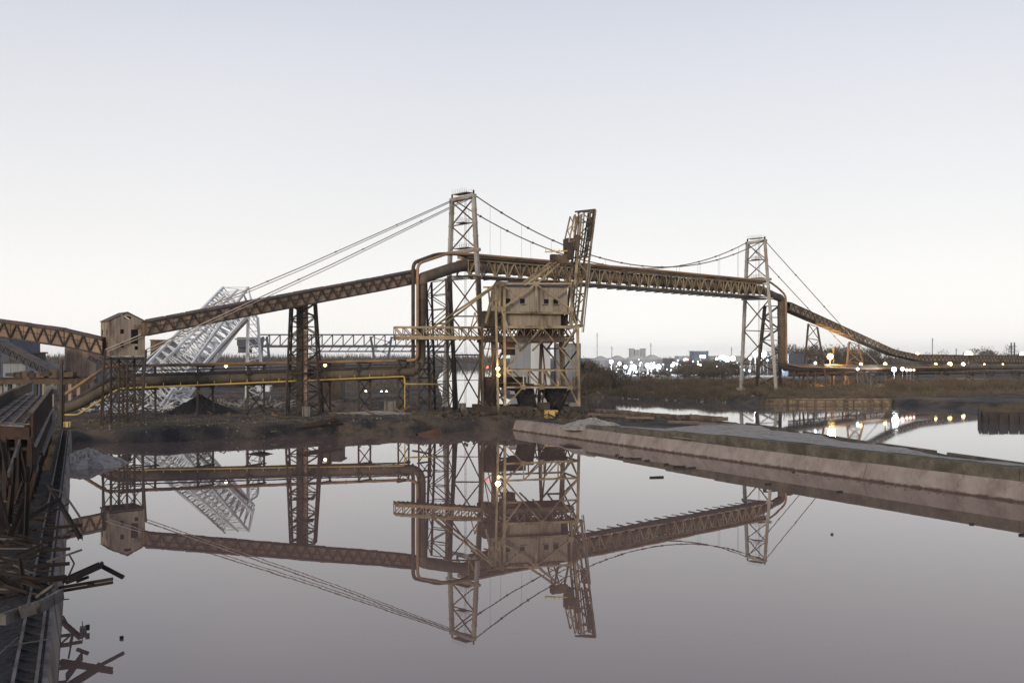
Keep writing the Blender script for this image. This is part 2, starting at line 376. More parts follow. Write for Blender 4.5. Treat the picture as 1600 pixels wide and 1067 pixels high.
# ------------------------------------------------------------------ quay walls
def slabwall(thing, f0, u, length, hgt, batter, outn, n0, mname='concrete', topw=1.9):
    """concrete slope: slabs along direction u from f0; outn = unit vector away from the water"""
    pos = 0; k = 0
    while pos < length-.01:
        w = n0[k % len(n0)]; w = min(w, length-pos); k += 1
        a = f0+u*(pos+.05); b = f0+u*(pos+w-.05); j = random.uniform(-.04, .04); jz = random.uniform(-.05, .03)
        v = []; nsub = 8
        for i in range(nsub+1):
            p = a+(b-a)*(i/nsub); wob = random.uniform(-.02, .02)
            v += [tuple(p+outn*j+Vector((0, 0, -.6))), tuple(p+outn*(batter+j+wob)+Vector((0, 0, hgt+jz+wob))), tuple(p+outn*(batter+topw)+Vector((0, 0, hgt+jz))), tuple(p+outn*(batter+topw)+Vector((0, 0, -.6)))]
        f = []
        for i in range(nsub):
            for q in range(4): f.append((i*4+q, i*4+(q+1) % 4, (i+1)*4+(q+1) % 4, (i+1)*4+q))
        f += [(3, 2, 1, 0), tuple(nsub*4+q for q in range(4))]
        meshobj(thing, 'slab', v, f, mname); pos += w
# right quay wall
A = Vector((0, 182.6, 0)); Bv = Vector((48.9, 91.7, 0)); u = (Bv-A).normalized(); on = Vector((-u.y, u.x, 0)); on = on if on.x > 0 else -on
qw = T('quay_wall', 'long sloping mauve grey concrete quay wall between pond and river', 'quay wall', A)
slabwall(qw, A-u*.3, u, 172, 1.9, .95, on, [9, 26, 24, 25, 20, 17, 22])
pos = 24
while pos < 172:
    w = random.choice([11, 14, 17]); a = A+u*(pos+.03)+on*(1.95+random.uniform(-.03, .03)); b = A+u*min(pos+w-.06, 172)+on*1.95
    t0 = min(1, max(0, (pos-10)/45)); zt = 2.15+1.0*t0
    o = vmem(qw, 'cap_beam', a+Vector((0, 0, (1.86+zt)/2)), b+Vector((0, 0, (1.86+min(3.15, zt+.15))/2)), 1.6, zt-1.86, 'mossconc')
    pos += w
# river side kerb of quay, timbers
kerb = T('river_kerb', 'broken dark kerb beam along the river edge of the concrete quay', 'kerb', (46, 122, 3))
for (x0, y0), (x1, y1) in [((80, 43.5), (66, 70.5)), ((65.5, 71.5), (53, 96)), ((52.4, 97.5), (49.5, 109)), ((49, 111), (46.2, 121.5)), ((45.6, 123), (42.5, 140)), ((42.2, 142), (38.6, 158))]:
    mem(kerb, 'kerb_stone', (x0, y0, 2.98+random.uniform(-.05, .05)), (x1, y1, 2.96), .35, 'mossconc')
# left wharf wall
wb = Vector((wallX(20), 20, 0)); wu = Vector((-.4527, 1, 0)).normalized(); wn = Vector((-wu.y, wu.x, 0)); wn = wn if wn.x < 0 else -wn
lw = T('wharf_wall', 'chipped concrete wharf wall edge running under the wreckage at left', 'wharf wall', wb)
slabwall(lw, wb, wu, 151, 2.05, .34, wn, [17, 12, 15, 20], 'oldconc')
M['wharftop'] = mat('wharf_cinders', (.010, .010, .013), (.026, .024, .026), .5, .98, c3=(.045, .034, .028), amt3=.42, bump=.8, bscale=3)
# dark cinder deck behind the wall edge
for k in range(10):
    ya = 20+k*13.8; yb = ya+13.75
    meshobj(lw, 'deck_slab', [(wallX(ya, -1.32), ya, 2.09), (wallX(yb, -1.32), yb, 2.09), (wallX(yb, -5.2), yb, 2.09), (wallX(ya, -5.2), ya, 2.09), (wallX(ya, -1.32), ya, 1.2), (wallX(yb, -1.32), yb, 1.2), (wallX(yb, -5.2), yb, 1.2), (wallX(ya, -5.2), ya, 1.2)], [(0, 3, 2, 1), (4, 5, 6, 7), (0, 1, 5, 4), (2, 3, 7, 6), (1, 2, 6, 5), (3, 0, 4, 7)], 'wharftop')
# rails on wharf
wr = T('wharf_track', 'pair of rusty rails sunk in the dark wharf top beside the left wall', 'track', (wallX(90, -1.9), 90, 2))
for a in (-1.5, -2.35): 
    for k in range(6):
        mem(wr, 'rail', (wallX(22+k*22, a), 22+k*22, 2.19), (wallX(43.9+k*22, a), 43.9+k*22, 2.19), .08, 'greywreck', .12)
for k in range(110):
    Y = 23+k*1.2; mem(wr, 'sleeper', (wallX(Y, -1.42), Y, 2.1), (wallX(Y, -2.65), Y+.3, 2.08), .2, 'coal', .05)

# gravel sheet on the quay top
def qtop():
    v = []; f = []; n = 90; m_ = 7; rg = random.Random(2)
    for i in range(n+1):
        t = 40+i*1.45; wd = max(1.2, min(16, (18-(t-40)*.30)))+rg.uniform(-.5, .5)+1.2*math.sin(i*.5); wd = max(.6, wd)
        for j in range(m_+1):
            p = A+u*t+on*(2.74+wd*j/m_); z = 2.0+min(1, max(0, (p.x-8)/25))+.14+rg.uniform(0, .07); 
            if j == m_: z -= .12
            v.append((p.x, p.y, z))
    for i in range(n):
        for j in range(m_): a = i*(m_+1)+j; f.append((a, a+1, a+m_+2, a+m_+1))
    o = meshobj(None, 'quay_gravel', v, f, 'gravel', True); tag(o, 'pale gravel surface along the top of the quay', kind='structure')
# gravel heaps
def heap(name, label, cx, cy, rx, ry, h, m, rot=0, seed=0, zb=None, peak=1.4, cat='heap', rough=.12):
    rng = np.random.RandomState(seed); n = 40; r = []
    v = []; f = []
    for i in range(14):
        for k in range(n):
            a = 2*math.pi*k/n; rr = i/13
            edge = 1+.14*math.sin(3*a+seed)+.09*math.sin(7*a+2*seed)+.05*math.sin(13*a)
            x = rr*rx*edge*math.cos(a); y = rr*ry*edge*math.sin(a)
            z = h*(1-rr)**(1/peak)*(1+.12*math.sin(5*x/rx+seed)+.08*math.sin(9*y/ry))+rng.uniform(-1, 1)*rough*h*(1-rr)-.25*rr
            xx = x*math.cos(rot)-y*math.sin(rot); yy = x*math.sin(rot)+y*math.cos(rot)
            v.append((xx, yy, z))
    for i in range(13):
        for k in range(n): f.append((i*n+k, i*n+(k+1) % n, (i+1)*n+(k+1) % n, (i+1)*n+k))
    me = bpy.data.meshes.new(name); me.from_pydata(v, [], f); me.materials.append(M[m])
    o = bpy.data.objects.new(name, me); COL.objects.link(o); o.location = (cx, cy, gz(cx, cy) if zb is None else zb)
    return tag(o, label, cat)
heap('gravel_heap', 'grey gravel cone spilling from the wharf wall into the pond', -55.3, 125, 5.2, 7.5, 2.0, 'gravel', .1, 3, -.1, 1.3, rough=.16)
g = G(928, 664, 2.2); heap('gravel_heap', 'peaked pale gravel heap on the quay just right of the big unloader', g.x, g.y+1, 5, 7, 1.7, 'gravel', .5, 5, 1.8)
g = G(1030, 672, 2.8); heap('gravel_heap', 'low wide gravel spread on the middle of the quay', g.x+3.6, g.y-1, 4.5, 18, .4, 'gravel', .47, 8, 2.45)
g = G(313, 645); heap('coal_heap', 'black coal heap below the fallen white crane', g.x, g.y, 8, 6, 3.4, 'coal', 0, 2)
g = G(545, 640); heap('rubble_heap', 'rusty rubble heap with pale sandy foot left of the dark ducts', g.x-1, g.y, 7, 5, 2.4, 'timber', 0, 4)
g = G(300, 672); heap('sand_heap', 'long pale gritty strip on the bank below the coal heap', g.x, g.y+2, 9, 1.6, .35, 'gravel', .05, 16)
g = G(610, 668); heap('sand_heap', 'pale sandy patch by the rusted beams on the bank', g.x, g.y, 4, 1.8, .3, 'gravel', .2, 17)
g = G(580, 646); heap('sand_heap', 'flat pale sand patch in front of the rubble heap', g.x, g.y, 10, 3.2, .6, 'gravel', 0, 6)
heap('mud_islet', 'long dark mud islet breaking the pond surface at left', G(407, 709, 0).x, 138, 2.9, .7, .5, 'coal', .03, 12, -.1, 1.2)

qtop()
# ------------------------------------------------------------------ galleries
def gallery(name, label, path, width, bay, clad, brace, roofm, bw=.22, under=True, cat='conveyor gallery', open_=False):
    """path: list of (axis point xy, ztop, zbot)"""
    c = path[0]; par = T(name, label, cat, (c[0].x, c[0].y, c[2]))
    hw = width/2
    for (p, zt, zb), (q, zt2, zb2) in zip(path[:-1], path[1:]):
        d = (q-p); d.z = 0; ln = d.length; du = d.normalized(); nn = Vector((du.y, -du.x, 0)); nb = max(1, round(ln/bay))
        def pt(t, s, top, off=0.):
            b = p+(q-p)*t+nn*(s*(hw+off)); z = (zt+(zt2-zt)*t) if top else (zb+(zb2-zb)*t); return Vector((b.x, b.y, z))
        for s in (1, -1):
            mem(par, 'top_chord', pt(0, s, 1), pt(1, s, 1), bw*1.3, brace)
            mem(par, 'bottom_chord', pt(0, s, 0), pt(1, s, 0), bw*1.3, brace)
            for i in range(nb):
                t0, t1, tm = i/nb, (i+1)/nb, (i+.5)/nb
                mem(par, 'brace', pt(t0, s, 0, .08), pt(tm, s, 1, .08), bw, brace)
                mem(par, 'brace', pt(tm, s, 1, .08), pt(t1, s, 0, .08), bw, brace)
                if open_: mem(par, 'post', pt(t0, s, 0), pt(t0, s, 1), bw*.8, brace)
                if clad:
                    e = .015*random.choice((-1, 0, 1)); g_ = .02
                    a, b, c_, d_ = pt(t0+g_/nb, s, 0, -.12+e), pt(t1-g_/nb, s, 0, -.12+e), pt(t1-g_/nb, s, 1, -.12), pt(t0+g_/nb, s, 1, -.12)
                    k = nn*(-s*.08)
                    meshobj(par, 'cladding_panel', [a, b, c_, d_, a+k, b+k, c_+k, d_+k], [(0, 1, 2, 3), (7, 6, 5, 4), (0, 4, 5, 1), (1, 5, 6, 2), (2, 6, 7, 3), (3, 7, 4, 0)], clad)
        # mid rail line, roof sheets and floor
        if clad:
            for s in (1, -1): mem(par, 'side_rail', lerp(pt(0, s, 0, .0), pt(0, s, 1, .0), .58), lerp(pt(1, s, 0, .0), pt(1, s, 1, .0), .58), .1, brace)
        nr = max(1, round(ln/(bay*1.5)))
        for i in range(nr):
            t0, t1 = i/nr+.004, (i+1)/nr-.004; rz_ = Vector((0, 0, .3+random.uniform(0, .05))); ov = .25
            a, b = pt(t0, 1, 1, ov), pt(t1, 1, 1, ov); c1, c2 = pt(t0, 0, 1)+rz_*1.6, pt(t1, 0, 1)+rz_*1.6; e1, e2 = pt(t0, -1, 1, ov), pt(t1, -1, 1, ov)
            up = Vector((0, 0, .16))
            meshobj(par, 'roof_sheet', [a+up, b+up, c2, c1, e1+up, e2+up, a, b, e1, e2], [(0, 1, 2, 3), (3, 2, 5, 4), (6, 7, 1, 0), (9, 8, 4, 5), (0, 3, 4, 8, 6), (1, 7, 9, 5, 2), (6, 8, 9, 7)], roofm)
            a, b, c_, d_ = pt(t0, 1, 0), pt(t1, 1, 0), pt(t1, -1, 0), pt(t0, -1, 0); dn = Vector((0, 0, -.18))
            meshobj(par, 'floor_panel', [a, b, c_, d_, a+dn, b+dn, c_+dn, d_+dn], [(0, 1, 2, 3), (7, 6, 5, 4), (0, 4, 5, 1), (1, 5, 6, 2), (2, 6, 7, 3), (3, 7, 4, 0)], 'darksteel')
    return par
def flat(p): return Vector((p.x, p.y, 0))
# house position
HC = Vector((-69.6, 175.6, 0))
gL = [(flat(P(-60, 500, 176)), H+(HY-494)*176/F, H+(HY-517)*176/F), (flat(P(105, 516, 174)), H+(HY-517)*174/F, H+(HY-541)*174/F), (flat(P(164, 530, 174)), H+(HY-531)*174/F, H+(HY-554)*174/F)]
gallery('conveyor_gallery', 'brown clad conveyor gallery sloping down from the left edge to the tan transfer house', gL, 2.4, 2.45, 'brownclad', 'darksteel', 'roofdark')
s0 = s_of_px(228); 
gR = [(flat(P(226, 500, 174)), 20.2, 17.85), (flat(brg(-22)), 31.3, 28.7), (flat(brg(-14)), 33.2, 30.6), (flat(brg(-3)), 35.6, 32.8)]
gR[1] = (flat(P(600, 435, 209)), H+(HY-433.5)*209/F, H+(HY-452.5)*209/F); gR[2] = (flat(P(650, 430, 214)), H+(HY-424)*214/F, H+(HY-442)*214/F)
gallery('conveyor_gallery', 'brown clad conveyor gallery rising from the transfer house to the left suspension tower', gR[:3], 2.4, 2.45, 'brownclad', 'darksteel', 'roofdark')
gC = [(flat(brg(0)), 36.3, 32.9), (flat(brg(62)), 37.0, 33.1), (flat(brg(126)), 37.1, 33.2)]
br = gallery('suspended_bridge', 'open steel truss bridge hung from cables between the two tall towers', gC, 4.2, 4.1, None, 'tansteel', 'copper', bw=.26, open_=True, cat='truss bridge')
for i in range(31):   # walkway frames beneath
    s = 1+i*4.1; z = 32.9-.45
    mem(br, 'cross_beam', brg(s, 3.0, z), brg(s, -3.0, z), .25, 'darksteel')
for i in range(42):
    s_ = i*3; vmem(br, 'cover_panel', brg(s_+.04, 0, 37.2+.8*math.sin(s_/126*1.57)**.5*.9), brg(s_+2.96, 0, 37.2+.8*math.sin((s_+3)/126*1.57)**.5*.9), 3.9+random.uniform(0, .1), .75, 'tan')
for n in (2.9, 2.2):
    mem(br, 'walkway_beam', brg(0, n, 32.2), brg(126, n, 32.4), .35, 'darksteel')
g3 = [(flat(brg(s_of_px(1229))), 31.9, 29.4), (flat(brg(s_of_px(1392))), 16.5, 14.6), (flat(brg(s_of_px(1433))), 14.35, 12.3), (flat(brg(s_of_px(1600))), 14.15, 11.3), (flat(brg(s_of_px(1600)+110)), 14.1, 11.2)]
gallery('conveyor_gallery', 'long brown gallery falling from the right suspension tower to the horizon at right', g3[:3], 3.0, 3.1, 'tan', 'rust', 'roofdark', bw=.2)
gallery('conveyor_gallery', 'level conveyor gallery running off at the far right on low trestles', g3[2:], 3.0, 3.8, 'tan', 'rust', 'roofdark', bw=.24)

# ------------------------------------------------------------------ suspension towers
def sus_tower(label, bn, tn, bf, tf, zdeck, low=True):
    par = T('suspension_tower', label, 'tower', (bn+bf)/2)
    for b, t in ((bn, tn), (bf, tf)):
        mem(par, 'leg', b, t, .85, 'galv'); box(par, 'footing', b+Vector((0, 0, -.1)), (2.2, 2.2, .9), 'concrete', .75)
        zz = b.z
        for k in range(1, 16):
            mem(par, 'splice_plate', lerp(b, t, k/16-.004), lerp(b, t, k/16+.004), .98, 'galv')
    fz = lambda z: (z-bn.z)/(tn.z-bn.z)
    lv = [fz(39), fz(45), fz(50.6)]
    xpanels(par, bn, tn, bf, tf, lv, .26, 'rust')
    lv = [0.02, fz(11), fz(22), fz(32.2)]
    if low: xpanels(par, bn, tn, bf, tf, lv, .3, 'rust')
    for z in (32.4, 38.6): vmem(par, 'crossbeam', lerp(bn, tn, fz(z))+BN*1.2, lerp(bf, tf, fz(z))-BN*1.2, .8, .7, 'galv')
    vmem(par, 'top_beam', tn+BN*.6, tf-BN*.6, .9, .8, 'galv')
    for p in (tn, tf): mem(par, 'saddle', p+Vector((0, 0, .3)), p+Vector((0, 0, 1.3)), .4, 'redrust')
    for zt, m_ in ((39.2, 1.3), (45.1, .4), (51.9, 1.0)):
        c = (lerp(bn, tn, min(1, fz(zt)))+lerp(bf, tf, min(1, fz(zt))))/2; c.z = zt; w = 2.5 if zt != 45.1 else 1.3
        pm = MB(); pm.box(c-BN*w, c+BN*w, 2.2, .15); pf = pm.build('platform', 'greysteel', par); WL[pf.name] = wl(par)
        mb = MB()
        for i in range(9):
            q = c+BN*(w*(i/4-1)); mb.box(q+BU*1.1, q+BU*1.1+Vector((0, 0, 1.1)), .05); mb.box(q-BU*1.1, q-BU*1.1+Vector((0, 0, 1.1)), .05)
        for sgn in (1, -1) if zt < 50 else ():
            for z in (.55, 1.1): mb.box(c+BN*w+BU*1.1*sgn+Vector((0, 0, z)), c-BN*w+BU*1.1*sgn+Vector((0, 0, z)), .035)
        mb.build('railing', 'tansteel', pf)
    mb = MB(); c = (bn+bf)/2+BU*.4
    for x in (-.25, .25): mb.box(Vector((c.x, c.y, 3))+BN*x, Vector((c.x, c.y, 51.8))+BN*x, .07)
    for i in range(120): z = 3+i*.4; mb.box(Vector((c.x, c.y, z))-BN*.25, Vector((c.x, c.y, z))+BN*.25, .05)
    mb.build('ladder', 'greysteel', par)
    return par
LTn, LTf = P(740, 306, 222), P(706.5, 313, 225.6)
LBn, LBf = P(757, 641, 220.5), P(694.5, 637, 228)
sus_tower('tall pale steel suspension tower standing at centre behind the unloader', LBn, LTn, LBf, LTf, 33, False)
RTn, RTf = P(1195, 376, 306.6), P(1168, 380, 311)
RBn, RBf = P(1213, 613, 305), P(1158, 607, 313)
sus_tower('pale steel suspension tower across the river at right', RBn, RTn, RBf, RTf, 33)
# dark piers beside each tower
def pier(label, b0, t0, b1, t1, n, w=.55, depth=2.2, m='darksteel', cat='support tower'):
    par = T('support_tower', label, cat, (Vector(b0)+Vector(b1))/2)
    o = Vector((depth*.5, depth, 0))
    for q in (Vector((0, 0, 0)), o):
        mem(par, 'leg', b0+q, t0+q, w, m); mem(par, 'leg', b1+q, t1+q, w, m)
        zig(par, b0+q, t0+q, b1+q, t1+q, n, w*.42, m, verts=True)
    for b, t in ((b0, t0), (b1, t1)): zig(par, b, t, b+o, t+o, n, w*.35, m)
    return par
p1 = T('support_tower', 'dark pier with big crossed braces between the legs of the left suspension tower', 'support tower', P(733, 640, 217))
for x0, x1 in ((713, 702), (755, 748)): mem(p1, 'leg', P(x0, 640, 217), P(x1, 432, 218), .7, 'darksteel')
xpanels(p1, P(713, 640, 217), P(702, 432, 218), P(755, 640, 217), P(748, 432, 218), [.02, .41, .7, 1], .3, 'darksteel')
mem(p1, 'strut', P(711, 594, 217), P(753, 594, 217), .16, 'darksteel')
p2 = pier('narrow zigzag braced pier beside the dark vertical ducts at centre left', P(672, 641, 214), P(666, 440, 214), P(701, 641, 214), P(697, 436, 214), 9, .5, 2.0)
p3 = pier('dark narrow pier behind the legs of the right suspension tower', P(1181, 603, 316), P(1194, 478, 316), P(1218, 603, 320), P(1216, 478, 320), 7, .6, 2)

# ------------------------------------------------------------------ cables
def cable(label, pts, r, m, group=None, name='suspension_cable', clamps=0):
    par = T(name, label, 'cable', pts[0], group); tube(par, 'strand', pts, r, m, 8, .01)
    for i in range(1, clamps+1):
        t = i/(clamps+1)*(len(pts)-1); k = int(t); p = lerp(pts[k], pts[min(k+1, len(pts)-1)], t-k)
        dd = (pts[min(k+1, len(pts)-1)]-pts[k]).normalized()
        mem(par, 'clamp', p-dd*.2, p+dd*.2, r*2.9, m)
    return par
for near, a, b in ((1, LTn, RTn), (0, LTf, RTf)):
    pts = []; n = 24
    for i in range(n+1):
        t = i/n; p = lerp(a, b, t); p.z = 38.9+(lerp(a, b, t).z-38.9+.3)*(2*t-1)**2; pts.append(p)
    c = cable(('near' if near else 'far')+' main cable sagging between the two suspension towers, on the '+('camera' if near else 'river')+' side', pts, .15, 'cable', clamps=13)
    for k in range(1, 24, 2):
        q = pts[k]
        if q.z > 38.6: mem(c, 'hanger', q, Vector((q.x, q.y, 37.8)), .055, 'cable')
for near, a in ((1, LTn), (0, LTf)):
    e = a-BU*(76.5 if near else 80); e.z = 15.2; e2 = e-BU*.8; e2.z = 2
    _c = cable('pale '+('near' if near else 'far')+' backstay pair running from the left tower down to the left', [a, lerp(a, e, .5)+Vector((0, 0, -.4)), e], .11, 'cablepale', clamps=4)
    mem(_c, 'tie_down', e, e2, .28, 'darksteel')
    cable('thin lower strand hung beside the '+('near' if near else 'far')+' left backstay', [a+Vector((0, 0, -.5))-BU*.4, lerp(a, e, .5)+Vector((0, 0, -.95)), e+Vector((0, 0, -.5))], .08, 'cablepale', clamps=0)
for near, a in ((1, RTn), (0, RTf)):
    e = a+BU*94; e.z = 2.5
    cable(('near' if near else 'far')+' backstay falling from the right tower behind the sloping gallery', [a, lerp(a, e, .5)+Vector((0, 0, -.5)), e], .13, 'cable', clamps=4)

# ------------------------------------------------------------------ gas main and pipes
def Yp(px): return 186+(px-185)*.0538
def PP(px, py, dy=0): return P(px, py, Yp(px)+dy)
gm_ = T('gas_main', 'huge dark pipe from the left trestles up a duct and through the suspended bridge', 'pipe', PP(104, 634))
tube(gm_, 'riser_pipe', [PP(92, 641), PP(120, 633), PP(186, 596.5), PP(420, 590), PP(658.5, 581), PP(659.5, 450, -.5), PP(659.5, 439, -.5)], .93, 'bigpipe', 18, 3.)
tube(gm_, 'bridge_pipe', [PP(658.5, 446, -.5), PP(659.5, 435, -.5), brg(-4, .8, 34.2), brg(0, .6, 35.1), brg(3, .6, 35.1)], 1.28, 'bigpipe', 18, 3.)  # elbow takes the darker pipe colour to stand in for shade on it
tube(gm_, 'bridge_pipe', [ brg(0, .6, 35.1), brg(126, .6, 35.3)], 1.36, 'brownpipe', 18, 3.)
tube(gm_, 'descending_pipe', [brg(122, .6, 35.3), brg(126, .6, 35.3), brg(134, .6, 33.6), P(1221, 466, 317), P(1222, 574, 317), P(1300, 575, 340), P(1600, 573, 440), P(1720, 573, 480)], 1.25, 'bigpipe', 18, 3.)
def flange(par, p, d, r, w=.25, m='bigpipe'):
    d = d.normalized(); tube(par, 'flange', [p-d*w/2, p+d*w/2], r, m, 16)
for a, b, n in ((PP(186, 596.5), PP(420, 590), 7), (PP(420, 590), PP(645, 581.4), 7), (PP(659.3, 560), PP(659.5, 450, -.5), 6), (brg(2, .6, 35.1), brg(124, .6, 35.3), 26), (P(1221.3, 490, 317), P(1222, 565, 317), 4)):
    for i in range(n+1): flange(gm_, lerp(a, b, i/n), b-a, 1.06 if a.x < -15 else 1.5, m='bigpipe' if a.x < -15 else 'brownpipe')
p = T('copper_pipe', 'long orange brown pipe on top of the pipe trestles and the bridge', 'pipe', PP(165, 572, 1))
tube(p, 'pipe', [PP(96, 620, 1), PP(166, 573, 1), PP(176, 572, 1), PP(636, 563.5, 1), PP(652.5, 562, -1.6), PP(652.5, 412, -1.6), brg(-6, 2.2, 37.4), brg(0, 2.3, 37.6), brg(62, 2.3, 38.1), brg(127, 2.3, 38.2), P(1216, 450, 312), P(1228, 462, 314), P(1229, 569, 314), P(1250, 573, 322), P(1350, 576, 350), P(1600, 571, 440)], .33, 'copper', 10, 1.6)
for i in range(10): flange(p, lerp(PP(190, 571.7, 1), PP(630, 563.6, 1), i/9), PP(630, 563.6)-PP(190, 571.7), .42, .2, 'copper')
p = T('steam_pipe', 'dark pipe below the orange pipe, rising beside the big duct to the tower', 'pipe', PP(175, 592, 1.5))
tube(p, 'pipe', [PP(98, 636, 1.5), PP(178, 588, 1.5), PP(634, 574, 1.5), PP(645.5, 574, 0), PP(645.5, 411, -1.), brg(-9, 1.5, 37.), brg(-3, 1.5, 37.6), brg(0, 1.5, 37.2)], .42, 'darksteel', 10, 1.5)
p = T('yellow_pipe', 'thin bright yellow gas pipe along the front of the pipe trestles', 'pipe', PP(97, 648, -1.2))
tube(p, 'pipe', [PP(94, 648, -1.2), PP(121, 648, -1.2), PP(186, 607, -1.2), PP(632, 588, -1.2), PP(632.5, 600, -1.2), PP(692, 600, -1.2)], .17, 'yellow', 8, .5)
tube(p, 'branch', [PP(632.5, 600, -1.2), PP(632.5, 640, -1.2), PP(627, 641, -1.2)], .12, 'yellow', 8, .3)
for i in range(18):
    q = lerp(PP(200, 606.4, -1.2), PP(622, 588.5, -1.2), i/17); mem(p, 'bracket', q, q+Vector((0, .2, .75)), .09, 'yellow')
p = T('cable_tray', 'dark cable tray under the big pipe on the trestles', 'cable tray', PP(190, 606, .5))
vmem(p, 'tray', PP(188, 605.5, .4), PP(640, 590, .4), .9, .3, 'darksteel'); vmem(p, 'tray', PP(188, 580, 2.4), PP(640, 569, 2.4), .7, .22, 'darksteel')

def bent(px1, px2, ytop, ybot, label, group=None, m='darksteel', dy=2.2, w=.36, Yf=Yp, levels=(592, 608, 566), n=2):
    Y1, Y2 = Yf(px1)-dy*.5, Yf(px2)+dy*.5
    b0 = P(px1, ybot, Y1); b0.z = gz(b0.x, b0.y)-.05; b1 = P(px2, ybot, Y2); b1.z = gz(b1.x, b1.y)-.05
    t0 = P(px1+.6, ytop, Y1); t1 = P(px2-.6, ytop, Y2); t1.z = t0.z
    par = T('pipe_trestle', label, 'trestle', (b0+b1)/2, group)
    mem(par, 'leg', b0, t0, w, m); mem(par, 'leg', b1, t1, w, m); hz = lambda z, a, b: lerp(a, b, (z-a.z)/(b.z-a.z))
    zs = [b0.z+.3+(t0.z-b0.z-.6)*i/n for i in range(n+1)]
    for i in range(n):
        mem(par, 'brace', hz(zs[i], b0, t0), hz(zs[i+1], b1, t1), w*.45, m); mem(par, 'brace', hz(zs[i], b1, t1), hz(zs[i+1], b0, t0), w*.45, m)
    for y in levels:
        z = P(px1, y, Y1).z; a_, b_ = hz(z, b0, t0), hz(z, b1, t1); k = (b_-a_)*.12
        mem(par, 'crossbeam', a_-k, b_+k, w*.9, m)
    return par
desc = ['left most bent under the transfer house', 'bent below the fallen white boom', 'bent at the right of the black coal heap', 'bent beside the tall gallery support', 'slim cross braced bent standing alone in the gap', 'bent left of the yellow drop pipe', 'bent under the elbow of the big pipe']
for (a, b, yt, yb), dsc in zip([(192, 243, 570, 656), (308.5, 333, 572, 656), (386.5, 413, 570, 654), (499, 516, 567, 648), (560, 579, 566, 645), (622, 639, 562, 645), (654, 673, 566, 645)], desc):
    bent(a, b, yt, yb, 'dark steel pipe trestle, '+dsc, levels=(609-(a-192)*.04, 591-(a-192)*.03, yt+1), n=3 if a in (560, 622, 654) else 2)
# right-hand pipe rack
def Yr(px): return 317+(px-1222)*.31
ORD = ['first', 'second', 'third', 'fourth', 'fifth', 'sixth', 'seventh', 'eighth', 'ninth', 'tenth', 'eleventh', 'twelfth', 'thirteenth', 'last']
for k, px in enumerate((1240, 1262, 1290, 1316, 1338, 1360, 1384, 1404, 1424, 1470, 1508, 1540, 1580, 1620)):
    wd = 10 if px < 1440 else 13
    bent(px, px+wd, 573+(2 if px > 1400 else 0), 612, ORD[k]+' from the left of the rusty pipe rack bents beyond the river', 'pipe rack bents beyond the river', 'rust', dy=3, w=.42, Yf=Yr, levels=(577, 586), n=2)
rk = T('pipe_rack', 'row of rusty level pipes on low bents beyond the river at right', 'pipe rack', P(1235, 580, 322))
for y0, m, r in ((583, 'copper', .3), (587, 'darksteel', .35), (580, 'rust', .25)):
    tube(rk, 'pipe', [P(1232, y0-1, Yr(1232)+2), P(1420, y0-3, Yr(1420)+2), P(1700, y0-6, Yr(1700)+2)], r, m, 8, 1)

# ------------------------------------------------------------------ support tower with shaft (centre left)
c0 = s_of_px(472); B = [P(446, 641, 196), P(500, 641, 199), P(505, 638, 205), P(451, 638, 202)]
Tt = [P(453.5, 479, 197.5), P(491, 474, 200), P(494, 474, 203.5), P(457, 479, 201)]
for b in B: b.z = 2.0
zt = min(t.z for t in Tt); 
st = T('support_tower', 'tall dark steel gallery support with enclosed lift shaft at centre left', 'support tower', (B[0]+B[2])/2)
tower4(st, B, Tt, [0, .2, .38, .55, .72, .88, 1], .33, .2, 'darksteel')
for k in range(7):
    z0 = 2+k*3.55; box(st, 'shaft_panel', P(468.7, 500, 199.6)*1+Vector((0, 0, z0+1.77-P(470.5, 500, 199.6).z)), (1.2, 1.4, 3.5), 'darksteel', 0)
    box(st, 'tan_panel', P(477, 500, 200.2)+Vector((0, 0, z0+1.5-P(481, 500, 200.2).z)), (.98, 1.3, 3.46), 'brownclad', 0)
for l in (.38, .6, .8):
    c = sum((lerp(b, t, l) for b, t in zip(B, Tt)), Vector())/4; box(st, 'landing', c, (5.0-l, 4.0, .12), 'rust', .1)
# support towers under right gallery
for (bx, tx, yt, lab) in (((1254, 1293), (1263, 1277), 506, 'taller rusty lattice support under the upper part of the right gallery'), ((1320, 1357), (1327, 1341), 534, 'shorter rusty lattice support under the lower part of the right gallery')):
    s = s_of_px((tx[0]+tx[1])/2); Yc = brg(s).y
    b = [P(bx[0], 608, Yc-2), P(bx[1], 608, Yc), P(bx[1], 608, Yc+4), P(bx[0], 608, Yc+3)]
    for q in b: q.z = gz(q.x, q.y)
    t = [P(tx[0], yt, Yc-1), P(tx[1], yt+5, Yc), P(tx[1], yt+5, Yc+2.5), P(tx[0], yt, Yc+2)]
    o = T('support_tower', lab, 'support tower', (b[0]+b[2])/2); tower4(o, b, t, [0, .3, .55, .78, 1], .5, .2, 'rust')
o = T('support_tower', 'small rusty support where the right gallery levels out', 'support tower', P(1386, 600, 370))
mem(o, 'leg', P(1383, 600, 370), P(1383, 556, 370), .4, 'rust'); mem(o, 'leg', P(1392, 600, 373), P(1392, 558, 373), .4, 'rust'); zig(o, P(1383, 600, 370), P(1383, 556, 370), P(1392, 600, 373), P(1392, 558, 373), 3, .2, 'rust')

